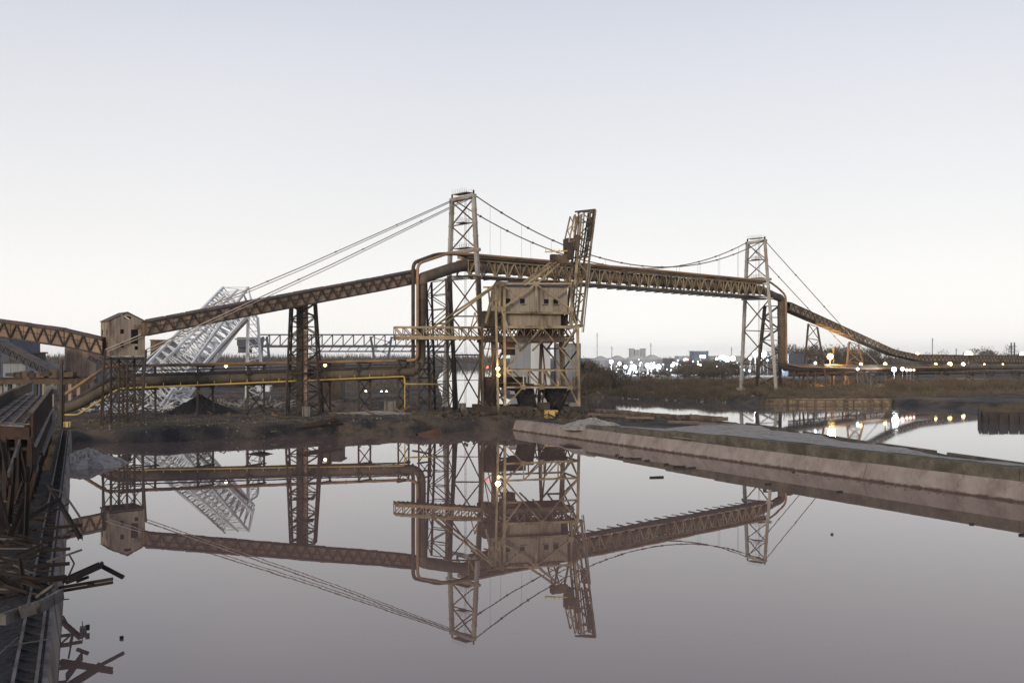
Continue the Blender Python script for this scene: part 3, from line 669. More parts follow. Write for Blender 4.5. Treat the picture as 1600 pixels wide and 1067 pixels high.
# ------------------------------------------------------------------ transfer house
def panelwall(par, A_, B_, z0, z1f, m, pw, holes=(), thick=.12, name='wall_panel', bot=None):
    """vertical sheets from A_ to B_; z1f(t) top height; holes: (t0,t1,za,zb)"""
    A_ = Vector(A_); B_ = Vector(B_); d = B_-A_; n = max(1, round(d.length/pw)); nn = Vector((d.y, -d.x, 0)).normalized()
    for i in range(n):
        t0, t1 = i/n, (i+1)/n; tm = (t0+t1)/2; off = nn*random.uniform(-.03, .03)
        segs = [(z0+random.uniform(-.08, .02), None)]
        hs = [h for h in holes if h[0] <= tm <= h[1]]
        spans = []; cur = segs[0][0]
        for h in sorted(hs, key=lambda h: h[2]): spans.append((cur, h[2])); cur = h[3]
        spans.append((cur, None))
        for za, zb in spans:
            a = A_+d*(t0+.006/n)+off; b = A_+d*(t1-.03/n)+off
            ta = z1f(t0) if zb is None else zb; tb = z1f(t1) if zb is None else zb
            p = [Vector((a.x, a.y, za)), Vector((b.x, b.y, za)), Vector((b.x, b.y, tb)), Vector((a.x, a.y, ta))]; k = -nn*thick
            mid = [Vector(((a.x+b.x)/2, (a.y+b.y)/2, 0))+nn*.06]
            vv = p+[q+k for q in p]
            meshobj(par, name, vv, [(0, 1, 2, 3), (7, 6, 5, 4), (0, 4, 5, 1), (1, 5, 6, 2), (2, 6, 7, 3), (3, 7, 4, 0)], m)
FL = Vector((-72.1, 172, 0)); fu = Vector((math.cos(R(37)), math.sin(R(37)), 0)); fv = Vector((-fu.y, fu.x, 0)); wH, dH = 6.2, 6.0
zb, ze, za = 14.15, 20.35, 21.9
hs = T('transfer_house', 'tan sheet metal transfer house with gable roof where the two left galleries meet', 'industrial house', FL+fu*wH/2+fv*dH/2+Vector((0, 0, 2)))
gab = lambda t: ze+(za-ze)*(1-abs(2*t-1))
panelwall(hs, FL, FL+fu*wH, zb, gab, 'tan', .62, [(.3, .42, 18.1, 18.9), (.64, .84, 16.3, 18.9), (.3, .42, 15.6, 16.4), (.7, .82, 15.2, 15.9), (.45, .6, 20.8, 21.2)])
panelwall(hs, FL+fv*dH, FL, zb, lambda t: ze, 'tan', .75, [(.15, .3, 17.9, 18.9), (.15, .3, 15.6, 16.5), (.6, .8, 17.9, 18.9), (.6, .8, 15.2, 16.6)])
panelwall(hs, FL+fu*wH, FL+fu*wH+fv*dH, zb, lambda t: ze, 'tan', .75)
panelwall(hs, FL+fu*wH+fv*dH, FL+fv*dH, zb, gab, 'tan', .75)
for s in (0, 1):
    for i in range(6):
        a = FL+fv*(dH*i/6-.1)+fu*(0 if s == 0 else wH); b = FL+fv*(dH*(i+1)/6-.12)+fu*(0 if s == 0 else wH); c = FL+fv*(dH*(i+1)/6-.12)+fu*wH/2; e = FL+fv*(dH*i/6-.1)+fu*wH/2
        o_ = fu*(-.25 if s == 0 else .25); z1, z2 = Vector((0, 0, ze-.02)), Vector((0, 0, za+.1)); up = Vector((0, 0, .12))
        meshobj(hs, 'roof_sheet', [a+o_+z1, b+o_+z1, c+z2, e+z2, a+o_+z1+up, b+o_+z1+up, c+z2+up, e+z2+up], [(0, 1, 2, 3), (7, 6, 5, 4), (0, 4, 5, 1), (1, 5, 6, 2), (2, 6, 7, 3), (3, 7, 4, 0)], 'roofdark')
box(hs, 'pale_patch', FL+fu*(wH*.82)-fv*.12+Vector((0, 0, 19.4)), (1.9, .08, .75), 'palewood', R(37))
o = box(hs, 'interior', FL+fu*wH/2+fv*dH/2+Vector((0, 0, (zb+ze)/2)), (wH-1.2, dH-1.2, ze-zb-.4), 'shadeglass', R(37))  # near-black core paints the shade seen through the wall openings
box(hs, 'floor_slab', FL+fu*wH/2+fv*dH/2+Vector((0, 0, zb-.35)), (wH+.3, dH+.3, .3), 'darksteel', R(37))
legs = []
for a in (0.3, wH/2, wH-.3):
    for b in (.3, dH-.3):
        q = FL+fu*a+fv*b; mem(hs, 'leg', Vector((q.x, q.y, 1.9)), Vector((q.x, q.y, zb-.5)), .32, 'darksteel'); legs.append(q)
for b in (0, 1):
    for k in (0, 1):
        A0 = legs[k*2+b]; B0 = legs[k*2+2+b]; z = lambda q, z_: Vector((q.x, q.y, z_))
        for z1, z2 in ((2.2, 5.8), (5.8, 9.6), (9.6, 13.5)):
            mem(hs, 'brace', z(A0, z1), z(B0, z2), .15, 'darksteel'); mem(hs, 'brace', z(B0, z1), z(A0, z2), .15, 'darksteel'); mem(hs, 'strut', z(A0, z2), z(B0, z2), .2, 'darksteel')

# ------------------------------------------------------------------ ore unloader
cs, sn = math.cos(R(15)), math.sin(R(15)); CO = Vector((-1.56, 195, 0)); cu = Vector((cs, sn, 0)); cv = Vector((-sn, cs, 0))
def C(px, py, v=0, Yo=0):
    k = (px-800)/F; Y0 = CO.y+Yo; Y = (Y0*cs-CO.x*sn)/(cs-k*sn); p = P(px, py, Y); return p+cv*v
cr = T('ore_unloader', 'huge rusty tan ore unloader with sheeted machine house, standing on the quay at centre', 'ore unloader', (4.5, 198, 2))
D = 10.0
ts = 'tansteel'
def both(name, a, b, w, m=ts, vs=(0, D), **k):
    for v in vs: mem(cr, name, C(*a, v), C(*b, v), w, m, **k)
# main frames (front and back)
for v in (0, D):
    mem(cr, 'column', C(789, 648, v), C(787.5, 443, v), .62, ts); mem(cr, 'column', C(905, 648, v), C(902.5, 511, v), .62, ts)
    mem(cr, 'column', C(902.5, 511, v), C(893, 487, v), .5, ts)
    vmem(cr, 'girder', C(787, 511, v), C(905, 511, v), .5, .55, ts)
    for a, b in (((846, 511), (791, 577)), ((846, 511), (903, 577)), ((789, 511), (815, 545)), ((902, 511), (877, 545)), ((791, 544), (815, 544)), ((877, 544), (903, 544)), ((848, 532), (832, 548))):
        mem(cr, 'diagonal', C(*a, v), C(*b, v), .42, ts)
    mem(cr, 'chord', C(789, 578.5, v), C(905, 578.5, v), .45, ts); mem(cr, 'chord', C(789, 605, v), C(905, 605, v), .48, ts)
    for x in (818, 846.5, 872): mem(cr, 'vertical', C(x, 578.5, v), C(x, 605, v), .34, ts)
    for a, b in (((790, 578), (817, 604)), ((818, 578), (846, 604)), ((847, 578), (871, 604)), ((873, 578), (892, 604)), ((903, 580), (892, 604)), ((791, 634), (815, 607)), ((891, 606), (904, 634))):
        mem(cr, 'diagonal', C(*a, v), C(*b, v), .32, ts)
    for x, y in ((817, 605), (846, 605), (891, 605), (846, 512)): q = C(x, y, v); box(cr, 'gusset', q-cv*.1, (1.0, .55, .9), ts, R(15))
for (x, y) in ((789, 511), (903, 511), (789, 578), (904, 578), (789, 605), (904, 605)):
    mem(cr, 'tie', C(x, y), C(x, y, D), .4, 'rust')
for x in (788.5, 903.5):
    for y0, y1 in ((511, 545), (545, 578), (578, 634)):
        mem(cr, 'side_brace', C(x, y0), C(x, y1, D), .3, 'rust'); mem(cr, 'side_brace', C(x, y0, D), C(x, y1), .3, 'rust')
# house: upper box and lower body
zU0, zU1, zL0 = C(790, 488).z, C(790, 447).z, C(790, 510).z
hx0, hx1 = C(784, 470, -.0)+cv*.9, C(889, 470)+cv*.9; dd = 8.6
def up_(p, z): return Vector((p.x, p.y, z))
A0, A1 = up_(hx0, 0), up_(hx1, 0); B0, B1 = A0+cv*dd, A1+cv*dd
wtop = zU1
winz = C(790, 470).z
hol = [(.10, .17, winz-.45, winz+.5), (.30, .37, winz-.45, winz+.5), (.62, .69, winz-.45, winz+.5), (.80, .86, winz-.45, winz+.5)]
mh = meshobj(cr, 'machine_house', [up_(p, z) for z in (zU0+.25, zU1-.25) for p in (A0+cu*.8+cv*.8, A1-cu*.8+cv*.8, B1-cu*.8-cv*.8, B0+cu*.8-cv*.8)], [(3, 2, 1, 0), (4, 5, 6, 7), (0, 1, 5, 4), (1, 2, 6, 5), (2, 3, 7, 6), (3, 0, 4, 7)], 'shadeglass'); WL[mh.name] = wl(cr)  # core box coloured near-black as the shade behind the window holes
panelwall(mh, A0, A1, zU0, lambda t: wtop, 'purple', 1.05, hol)
for h in hol:
    q = lerp(A0, A1, (h[0]+h[1])/2); q.z = winz-.65; box(mh, 'window_sill', q-cv*.12, (1.2, .2, .14), 'rust', R(15))
panelwall(mh, B0, A0, zU0, lambda t: wtop, 'purple', 1.1, [(.3, .5, winz-.5, winz+.4)])
panelwall(mh, A1, B1, zU0, lambda t: wtop, 'purple', 1.1); panelwall(mh, B1, B0, zU0, lambda t: wtop, 'purple', 1.6)
a, b, c_, d_ = A0-cv*.3-cu*.2, A1-cv*.3+cu*.2, B1, B0; rz1 = Vector((0, 0, wtop)); rz2 = Vector((0, 0, wtop+.15)); up2 = Vector((0, 0, wtop+1.3))
for i in range(8):
    t0, t1 = i/8+.003, (i+1)/8-.003
    p0, p1, p2, p3 = lerp(a, b, t0), lerp(a, b, t1), lerp(d_, c_, t1), lerp(d_, c_, t0); m1, m2 = (p0+p3)/2, (p1+p2)/2
    meshobj(mh, 'roof_sheet', [p0+rz2, p1+rz2, m2+up2, m1+up2, p2+rz2, p3+rz2, p0+rz1, p1+rz1, p2+rz1, p3+rz1], [(0, 1, 2, 3), (3, 2, 4, 5), (6, 7, 1, 0), (8, 9, 5, 4), (0, 3, 5, 9, 6), (1, 7, 8, 4, 2), (9, 8, 7, 6)], 'roofdark')
vmem(mh, 'eave_beam', up_(A0, zU0)-cv*.5, up_(A1, zU0)-cv*.5, 1.1, .45, ts)
l0, l1 = C(791, 500)+cv*1.1, C(879, 500)+cv*1.1; l0.z = l1.z = 0
panelwall(mh, l0, l1, zL0, lambda t: zU0-.1, 'tan', .9); panelwall(mh, l0+cv*7, l0, zL0, lambda t: zU0-.1, 'tan', .9); panelwall(mh, l1, l1+cv*7, zL0, lambda t: zU0-.1, 'tan', .9); panelwall(mh, l1+cv*7, l0+cv*7, zL0, lambda t: zU0-.1, 'tan', 1.2)
box(cr, 'bin_floor', (l0+l1)/2+cv*3.5+Vector((0, 0, zL0+.1)), (11, 6.9, .2), 'darksteel', R(15))
# front X frame over the house
for a, b, w in (((773, 443.5), (893, 443.5), .42), ((836, 444), (786, 481), .42), ((836, 444), (891, 483), .42), ((783, 444), (808, 463), .36), ((891, 446), (867, 463), .36), ((837, 444), (837, 487), .4), ((781, 444), (779, 487), .5), ((891, 444), (893, 511), .42), ((783, 485), (792, 511), .4), ((773, 444), (767, 470), .35), ((767, 470), (758, 505), .35), ((766, 448), (783, 484), .25), ((783, 448), (762, 484), .25)):
    mem(cr, 'frame_bar', C(*a, -.35), C(*b, -.35), w, ts)
for x, y in ((783, 444), (836, 444), (785, 483), (891, 484)): box(cr, 'gusset', C(x, y, -.5), (1.1, .25, 1.0), ts, R(15))
both('frame_bar', (773, 443.5), (893, 443.5), .4, vs=(D,)); both('frame_bar', (781, 444), (788, 511), .4, vs=(D,)); both('frame_bar', (893, 444), (902, 511), .4, vs=(D,))
# machinery deck
for v in (0.3, 3.2, 6.4, 9.6):
    vmem(cr, 'deck_girder', C(762, 531, v), C(897, 531, v), .4, .8, 'rust')
    vmem(cr, 'deck_girder', C(762, 526, v), C(897, 526, v), .3, .3, 'darksteel')
    zig(cr, C(765, 528, v), C(897, 528, v), C(765, 513, v), C(897, 513, v), 14, .28, 'rust')
for i in range(13):
    x = 765+i*11; mem(cr, 'deck_post', C(x, 531, .3), C(x, 512, .3), .22, 'rust'); mem(cr, 'deck_beam', C(x, 529.5, 0), C(x, 529.5, D), .3, 'darksteel')
for x, y, s, m in ((830, 520, (2.2, 3, 1.5), 'darksteel'), (850, 521, (1.6, 3, 1.3), 'rust'), (871, 520, (2, 3, 1.6), 'darksteel'), (890, 500, (1.2, 4, 2.2), 'darksteel'), (772, 497, (2.8, 4, 3.2), 'darksteel'), (886, 495, (1.1, 3, 3.5), 'rust')):
    box(cr, 'winch_housing', C(x, y, 5), s, m, R(15))
box(cr, 'hopper_cabin', C(801, 538, 4.5), (2.8, 3, 1.6), 'copper', R(15)); box(cr, 'hopper_cabin', C(803, 549, 4.5), (2.3, 2.6, 1.5), 'rust', R(15))
mem(cr, 'roof_beam', C(789, 533, 3), C(814, 533, 3), .35, ts)
# inner columns
for x0, x1, w, v in ((774, 777, .9, 2), (769, 765, .5, D), (862, 857, .7, 7), (860, 873, .35, 7), (893, 899, .6, 8), (779, 783, .45, 6)):
    mem(cr, 'inner_column', C(x0, 512, v), C(x1, 645, v), w, 'rust')
xpanels(cr, C(777, 645, 0), C(772, 445, 0), C(762, 645, 2), C(759, 511, 2), [0, .25, .5, .75, 1], .2, 'rust')
mem(cr, 'inner_column', C(758, 645, 2), C(757, 505, 2), .45, 'rust')
mem(cr, 'inner_column', C(778, 645, -.4), C(773, 445, -.4), .5, ts)
zig(cr, C(778, 645, -.4), C(773, 445, -.4), C(789, 645, 0), C(787, 445, 0), 14, .2, 'rust')
# horizontal boom to the left
bmb = MB()
for v in (0, 2.6): bmb.box(P(618, 527.5, 208)+cv*v, C(790, 527.5, v+3), .45, .75)
bo = bmb.build('boom', ts, cr); WL[bo.name] = wl(cr)
for v in (0, 2.6):
    a_, b_ = P(618, 511, 208)+cv*v, C(788, 511, v+3); a2, b2 = P(618, 527.5, 208)+cv*v, C(790, 527.5, v+3)
    vmem(bo, 'top_chord', a_, b_, .38, .38, ts)
    n = 11
    for i in range(n+1):
        mem(bo, 'post', lerp(a_, b_, i/n), lerp(a2, b2, i/n), .24, ts)
        if i < n: mem(bo, 'diagonal', lerp(a_, b_, i/n), lerp(a2, b2, (i+1)/n), .24, ts)
for i in range(23):
    mem(bo, 'tie', lerp(P(618, 529, 208), C(790, 529, 3), i/22), lerp(P(618, 529, 208), C(790, 529, 3), i/22)+cv*2.6+Vector((0, 0, -.3)), .25, 'rust')
for dx, v in ((0, 0), (9, 2.4)):
    mem(cr, 'boom_stay', P(668+dx*1.4, 517, 205), C(774+dx*.5, 445, v), .42, ts)
mem(cr, 'boom_stay', P(736, 511, 202), P(742, 488, 202), .3, ts); mem(cr, 'boom_stay', P(748, 509, 202), P(742, 488, 202), .3, ts)
# apex frame and hoist tower
for v in (1.5, 7.5):
    mem(cr, 'apex_stay', C(822, 445, v), C(884, 400, v), .5, ts); mem(cr, 'apex_stay', C(838, 446, v), C(886, 403, v), .45, ts)
    mem(cr, 'apex_leg', C(884, 402, v), C(893, 446, v), .4, 'rust'); mem(cr, 'apex_leg', C(880, 402, v), C(868, 444, v), .35, 'rust'); mem(cr, 'apex_leg', C(884, 402, v), C(905, 505, v), .45, 'rust')
    zig(cr, C(868, 444, v), C(880, 402, v), C(893, 446, v), C(886, 402, v), 5, .22, 'rust')
for p_ in (C(872, 402, 2), C(884, 403, 2)): box(cr, 'apex_plate', p_, (1.9, 1.5, 1.5), 'rust', R(15))
meshobj(cr, 'sheave_plate', [C(864, 403, 1), C(888, 396, 1), C(892, 408, 1), C(880, 412, 1), C(864, 403, 1.8), C(888, 396, 1.8), C(892, 408, 1.8), C(880, 412, 1.8)], [(0, 1, 2, 3), (7, 6, 5, 4), (0, 4, 5, 1), (1, 5, 6, 2), (2, 6, 7, 3), (3, 7, 4, 0)], 'rust')
mem(cr, 'yellow_rail', C(854, 393, 1), C(896, 391, 1), .32, 'yellow'); 
for x in (855, 869, 876, 882): mem(cr, 'yellow_post', C(x, 392, 1), C(x, 388.5, 1), .2, 'yellow')
# inclined ladder tower
hmb = MB()
for v in (1, 4.2): hmb.box(C(911, 334, v), C(894, 512, v), .52)
ho = hmb.build('hoist_tower', ts, cr); WL[ho.name] = wl(cr)
def IT(x0, y0, x1, y1, w, v, m=ts, name='rail'): mem(ho, name, C(x0, y0, v), C(x1, y1, v), w, m)
for v in (1, 4.2):
    IT(915.5, 332, 899, 505, .25, v, 'rust'); IT(933, 327, 910, 511, .48, v); IT(930, 328, 919, 400, .35, v, 'darksteel'); IT(901, 334, 891, 378, .35, v); IT(907, 333, 898, 384, .3, v, 'rust')
    zig(ho, C(910, 505, v), C(933, 327, v), C(895, 505, v), C(913, 333, v), 9, .26, ts, 'brace')
    zig(ho, C(893, 378, v), C(901, 334, v), C(901, 384, v), C(908, 333, v), 4, .2, ts, 'brace')
for y in (329, 345, 371, 400, 430, 458, 485, 508):
    t = (y-327)/(511-327); xr = 933-23*t; xl = 913-18*t; mem(ho, 'tie', C(xl, y+2, 1), C(xr, y, 1), .3, 'rust'); mem(ho, 'tie', C(xr, y, 1), C(xr, y, 4.2), .28, 'rust'); mem(ho, 'tie', C(xl, y, 1), C(xl, y, 4.2), .28, 'rust')
box(ho, 'counterweight', C(929, 356, 2.5), (.7, 1.6, 5.0), 'darksteel', R(15), ry=R(7)); box(ho, 'machine', C(895, 381, 2.5), (1.7, 2.8, 2.6), 'darksteel', R(15)); box(ho, 'machine', C(904, 378, 1.2), (1.0, 1.5, 3.0), 'rust', R(15), ry=R(6))
box(ho, 'machine', C(893, 396, 2), (1.2, 2.6, 2.2), 'darksteel', R(15)); box(ho, 'machine', C(918, 419, 2), (.9, 1.8, 2.2), 'rust', R(15))
IT(901, 330, 933, 326.5, .4, 1, 'darksteel', 'hoist_head')
mem(cr, 'hoist_ladder', C(924, 411, .6), C(913, 519, .6), .25, 'greysteel'); mem(cr, 'hoist_ladder', C(921.5, 411, .6), C(910.5, 519, .6), .12, 'greysteel')
mb = MB()
for i in range(40): a_ = lerp(C(924, 411, .6), C(913, 519, .6), i/39); mb.box(a_, a_-cu*.35, .06)
mb.build('hoist_rungs', 'greysteel', cr)
for i in range(7): box(cr, 'roller', C(893+i*3.2, 512-i*.6, 2), (.45, 2, .6), 'rust', R(15))
# hoppers and chutes below
def prism(par, name, top, bot, m):
    meshobj(par, name, list(top)+list(bot), [(0, 1, 2, 3), (7, 6, 5, 4), (0, 4, 5, 1), (1, 5, 6, 2), (2, 6, 7, 3), (3, 7, 4, 0)], m)
def frus(par, name, x0, x1, y0, X0, X1, y1, v0, v1, m): prism(par, name, [C(x0, y0, v0), C(x1, y0, v0), C(x1, y0, v1), C(x0, y0, v1)], [C(X0, y1, v0+1), C(X1, y1, v0+1), C(X1, y1, v1-1), C(X0, y1, v1-1)], m)
frus(cr, 'chute', 816, 838, 606, 823, 846, 639, 2, 7, 'coal'); frus(cr, 'hopper', 792, 838, 600, 812, 838, 612, 1.5, 8, 'darksteel')
frus(cr, 'hopper', 857, 893, 605, 866, 886, 622, 2, 8, 'coal'); frus(cr, 'chute', 866, 886, 622, 874, 890, 642, 2.6, 7, 'coal')
frus(cr, 'hopper', 760, 778, 592, 762, 775, 622, 0, 4, 'redrust'); frus(cr, 'chute', 762, 775, 622, 768, 772, 645, .5, 3, 'redrust')
vmem(cr, 'conveyor_frame', C(762, 594, 5), C(830, 594, 5), 2, 1.2, 'redrust')
for a, b in (((846, 607), (838, 642)), ((848, 607), (858, 642)), ((858, 607), (852, 640)), ((826, 612), (818, 640)), ((878, 622), (868, 645)), ((889, 606), (898, 640))):
    mem(cr, 'strut', C(*a, 3), C(*b, 3), .3, 'darksteel')
# bogies
def bogie(x0, x1, v):
    vmem(cr, 'sill_beam', C(x0, 639, v), C(x1, 639, v), .9, 1.1, 'darksteel'); vmem(cr, 'bogie_frame', C(x0+2, 645, v), C(x1-2, 645, v), .7, .6, 'darksteel')
    n = max(3, int((x1-x0)/8))
    for i in range(n):
        q = C(x0+4+(x1-x0-8)*i/(n-1), 649, v); tube(cr, 'wheel', [q-cv*.35, q+cv*.35], .5, 'redrust', 14)
for v in (0, D):
    bogie(755, 832, v); bogie(880, 918, v)
for x, y, s, m in ((760, 641, (2, 2, 1.6), 'darksteel'), (796, 641, (2.4, 1.6, 2), 'redrust'), (812, 645, (3, 1.5, 1.2), 'darksteel'), (914, 643, (1.6, 1.5, 1.3), 'rust'), (850, 635, (2.2, 2, 1.6), 'darksteel'), (897, 634, (1.6, 1.2, 1.2), 'greysteel')):
    box(cr, 'equipment_box', C(x, y, .5), s, m, R(15))
# blocks beside the unloader
def crate(name, label, px, py, s, m, rz=.2, cat='block', z=2.0):
    g = G(px, py, z); par = T(name, label, cat, (g.x, g.y, gz(g.x, g.y)))
    b = Vector((g.x, g.y, gz(g.x, g.y)))
    box(par, 'body', b+Vector((0, 0, s[2]/2)), s, m, rz); box(par, 'lid', b+Vector((0, 0, s[2]+.05)), (s[0]+.1, s[1]+.1, .1), m, rz)
    for k in (-1, 1): box(par, 'rib', b+Vector((math.cos(rz)*k*s[0]*.3, math.sin(rz)*k*s[0]*.3, s[2]/2)), (.12, s[1]+.12, s[2]*.96), 'darksteel', rz)
    return par
crate('steel_box', 'yellow steel box on the ground in front of the unloader wheels', 861, 653, (2.3, 1.6, 1.4), 'yellow')
crate('steel_box', 'olive yellow box between the hopper chutes of the unloader', 840, 648, (1.9, 1.5, 1.2), 'greengrass')
crate('steel_box', 'small white cabinet left of the olive box under the unloader', 828, 646, (.9, .9, 1.1), 'white')
crate('electric_cabinet', 'pale grey cabinet on the ground left of the yellow drop pipe', 609, 643, (2.4, 1.6, 2.2), 'greysteel', cat='cabinet')
crate('electric_cabinet', 'grey green cabinet behind the tower foot at centre', 722, 644, (1.6, 1.4, 1.9), 'greysteel', cat='cabinet')
crate('yellow_barrier', 'yellow and black bumper block at the far end of the wharf', 105, 668, (1.0, .6, .8), 'yellow', cat='barrier')
crate('equipment_box', 'grey box on the ground beside the tall gallery support', 478, 650, (1.5, 1.2, 1.8), 'greysteel', cat='cabinet')

# lamp on the unloader
def lamp(px, py, Y, r, m, label, pole=True, group=None, light=0, col=(1, 1, 1), name='floodlight', zg=None):
    p = P(px, py, Y); base = Vector((p.x, p.y, gz(p.x, p.y) if zg is None else zg)); par = T(name, label, 'lamp', base if pole else p, group)
    if pole: mem(par, 'pole', base, p-Vector((0, 0, r)), max(.12, Y*.0003), 'greysteel'); mem(par, 'arm', p+Vector((0, .6, -.0)), p+Vector((0, .05, 0)), .15, 'greysteel')
    bm = []; me = bpy.data.meshes.new('lamp_head'); v = []; f = []
    n = 10
    for i in range(n+1):
        th = math.pi*i/n
        for k in range(12): a = k*math.pi/6; v.append((r*math.sin(th)*math.cos(a), r*math.sin(th)*math.sin(a), r*math.cos(th)))
    for i in range(n):
        for k in range(12): f.append((i*12+k, i*12+(k+1) % 12, (i+1)*12+(k+1) % 12, (i+1)*12+k))
    me.from_pydata(v, [], f); me.materials.append(M[m]); o = bpy.data.objects.new('lamp_head', me); COL.objects.link(o); o.parent = par; o.location = p-wl(par)
    tube(par, 'housing', [p+Vector((0, r*.55, 0)), p+Vector((0, r*1.3, 0))], r*.9, 'darksteel', 10)
    if light:
        ld = bpy.data.lights.new('lamp_light', 'POINT'); ld.energy = light; ld.color = col; ld.shadow_soft_size = r*1.2
        lo = bpy.data.objects.new('lamp_light', ld); COL.objects.link(lo); lo.parent = par; lo.location = p+Vector((0, -r*1.6, 0))-wl(par)
    return par
lamp(778, 576, 193.5, .4, 'lampwarm', 'warm work light hung on the left column of the unloader', False, light=700, col=(1, .75, .4))
lamp(779, 586, 193.5, .3, 'lampwarm', 'smaller warm light just below the work light on the unloader', False)
lamp(761, 573.5, 200, .3, 'lampred', 'small red signal light at the left of the unloader', False)
lamp(1297, 557, 345, 1.05, 'lampwarm', 'glaring orange floodlight between the two lattice supports at right', light=32000, col=(1, .6, .22))
lamp(1397, 577, 352, .85, 'lampwhite', 'glaring white floodlight under the bend of the right gallery', light=12000, col=(.8, .9, 1))
lamp(1410, 576.5, 356, .75, 'lamppink', 'pinkish lamp just right of the white floodlight')
for i, px in enumerate((1417, 1422.5, 1428)): lamp(px, 578, 358+i*2, .55-.06*i, 'lamppink', 'small pink lamp in the short row right of the white floodlight', group='row of small pink lamps')
lamp(1433, 554, 405, .8, 'lampwarm', 'warm lamp above the bend where the gallery levels out'); lamp(1513, 554.5, 470, 1.9, 'lampwarm', 'large warm light on the horizon behind the level gallery', light=15000, col=(1, .7, .3)); lamp(1598, 554.5, 500, 1.5, 'lampwarm', 'warm light at the right edge above the level gallery')
for px, r in ((1345, .5), (1383, .65), (1462, .55), (1484, .9), (1505, .7), (1538, .3), (1567, .3)): lamp(px, 569, Yr(px)-4, r, 'lampwarm', 'small orange lamp on the pipe rack beyond the river', group='orange lamps along the pipe rack', name='rack_lamp')
lamp(1340, 576.5, 335, .45, 'lampwhite', 'small white lamp on the pipe rack left of the white floodlight')
lamp(353, 571.5, 200, .35, 'lampwarm', 'small amber lamp on the orange pipe in front of the fallen boom', False)

# ------------------------------------------------------------------ fallen white crane
wk = T('fallen_crane', 'toppled white lattice crane boom leaning up behind the left gallery', 'crane wreck', G(262, 643))
base = [P(205, 594, 226), P(247, 640, 224), P(292, 622, 236), P(258, 577, 238)]
top = [P(349, 449, 258), P(388, 449, 256), P(397, 482, 266), P(366, 470, 268)]
n = 17
for i in range(4): mem(wk, 'chord', base[i], top[i], .58, 'white')
for i in range(4):
    j = (i+1) % 4
    for k in range(n):
        a, b = k/n, (k+1)/n
        mem(wk, 'brace', lerp(base[i], top[i], a), lerp(base[j], top[j], (a+b)/2), .2, 'white'); mem(wk, 'brace', lerp(base[j], top[j], (a+b)/2), lerp(base[i], top[i], b), .2, 'white')
        mem(wk, 'strut', lerp(base[i], top[i], b), lerp(base[j], top[j], b), .19, 'white')
for a, b, w in (((372, 452), (245, 575), .5), ((300, 520), (228, 600), .45), ((393, 485), (300, 590), .6), ((340, 500), (262, 630), .4), ((352, 478), (232, 612), .35), ((230, 560), (352, 462), .3), ((389, 452), (397, 500), .35)):
    mem(wk, 'long_stay', P(*a, 250), P(*b, 232), w, 'white')
for k in range(1, n):
    t = k/n; mem(wk, 'cross_tie', lerp(base[0], top[0], t), lerp(base[2], top[2], t), .14, 'white')
    if k % 2: mem(wk, 'cross_tie', lerp(base[1], top[1], t), lerp(base[3], top[3], t+.03), .14, 'white')
mem(wk, 'rusty_chord', P(386, 500, 252), P(300, 590, 236), .7, 'tan')
rng = random.Random(3)
for k in range(60):
    x = rng.uniform(165, 300); y = rng.uniform(600, 640); a = P(x, y, rng.uniform(222, 238)); dv = Vector((rng.uniform(-3, 3), rng.uniform(-2, 2), rng.uniform(-2, 2.5)))
    mem(wk, 'bent_bar', a, a+dv, rng.uniform(.12, .4), 'white')
meshobj(wk, 'torn_plate', [P(283, 625, 224), P(318, 618, 225), P(312, 634, 223), P(290, 640, 222)], [(0, 1, 2, 3)], 'white')
wl_ = T('lattice_mast', 'upright white lattice mast standing beside the top of the fallen crane', 'mast', P(395, 623, 270))
b4 = [P(384, 624, 268), P(410, 624, 268), P(412, 621, 276), P(387, 621, 276)]; t4 = [P(387, 484, 268), P(402, 496, 268), P(403, 496, 273), P(389, 484, 273)]
for i in range(4): mem(wl_, 'leg', b4[i], t4[i], .45, 'white')
for i in range(4): zig(wl_, b4[i], t4[i], b4[(i+1) % 4], t4[(i+1) % 4], 12, .2, 'white')
mem(wl_, 'cap', P(384, 483, 270), P(402, 495, 270), .5, 'white')
# scrap on the ground behind the trestles
def scrap(name, label, x0, x1, y0, y1, n, m, smin=.3, smax=2.5, w=.25, zup=.7, seed=1):
    rg = random.Random(seed); mb = MB()
    for k in range(n):
        g = G(rg.uniform(x0, x1), rg.uniform(y0, y1)); L_ = rg.uniform(smin, smax); a = rg.uniform(0, 6.28); e = rg.uniform(-.15, .6)
        z0 = gz(g.x, g.y)+rg.uniform(0, zup)
        p0 = Vector((g.x, g.y, z0)); mb.box(p0, p0+Vector((math.cos(a)*L_, math.sin(a)*L_, L_*e)), rg.uniform(.3, 1)*w, rg.uniform(.2, 2.5)*w)
    o = mb.build(name, m); return tag(o, label, kind='stuff')
scrap('scrap_metal', 'white scrap metal strewn below the fallen crane', 140, 300, 632, 646, 150, 'white', w=.16, seed=1)
scrap('scrap_metal', 'pale scrap metal scattered between fallen crane and gallery support', 330, 460, 626, 638, 130, 'galv', w=.15, zup=.2, seed=2)
scrap('scrap_metal', 'grey and rusty litter across the yard', 150, 660, 605, 650, 700, 'timber', w=.2, zup=.2, seed=3)
scrap('scrap_metal', 'rusty litter along the pond bank', 130, 780, 655, 674, 420, 'timber', .2, 1.3, w=.1, zup=.03, seed=4)
scrap('scrap_metal', 'pale stones on the pond bank', 130, 780, 655, 682, 250, 'gravel', .08, .35, w=.14, zup=.0, seed=5)
scrap('scrap_metal', 'pale litter along the far river bank', 925, 1180, 606, 619, 300, 'gravel', .3, 1.6, w=.25, zup=.0, seed=6)
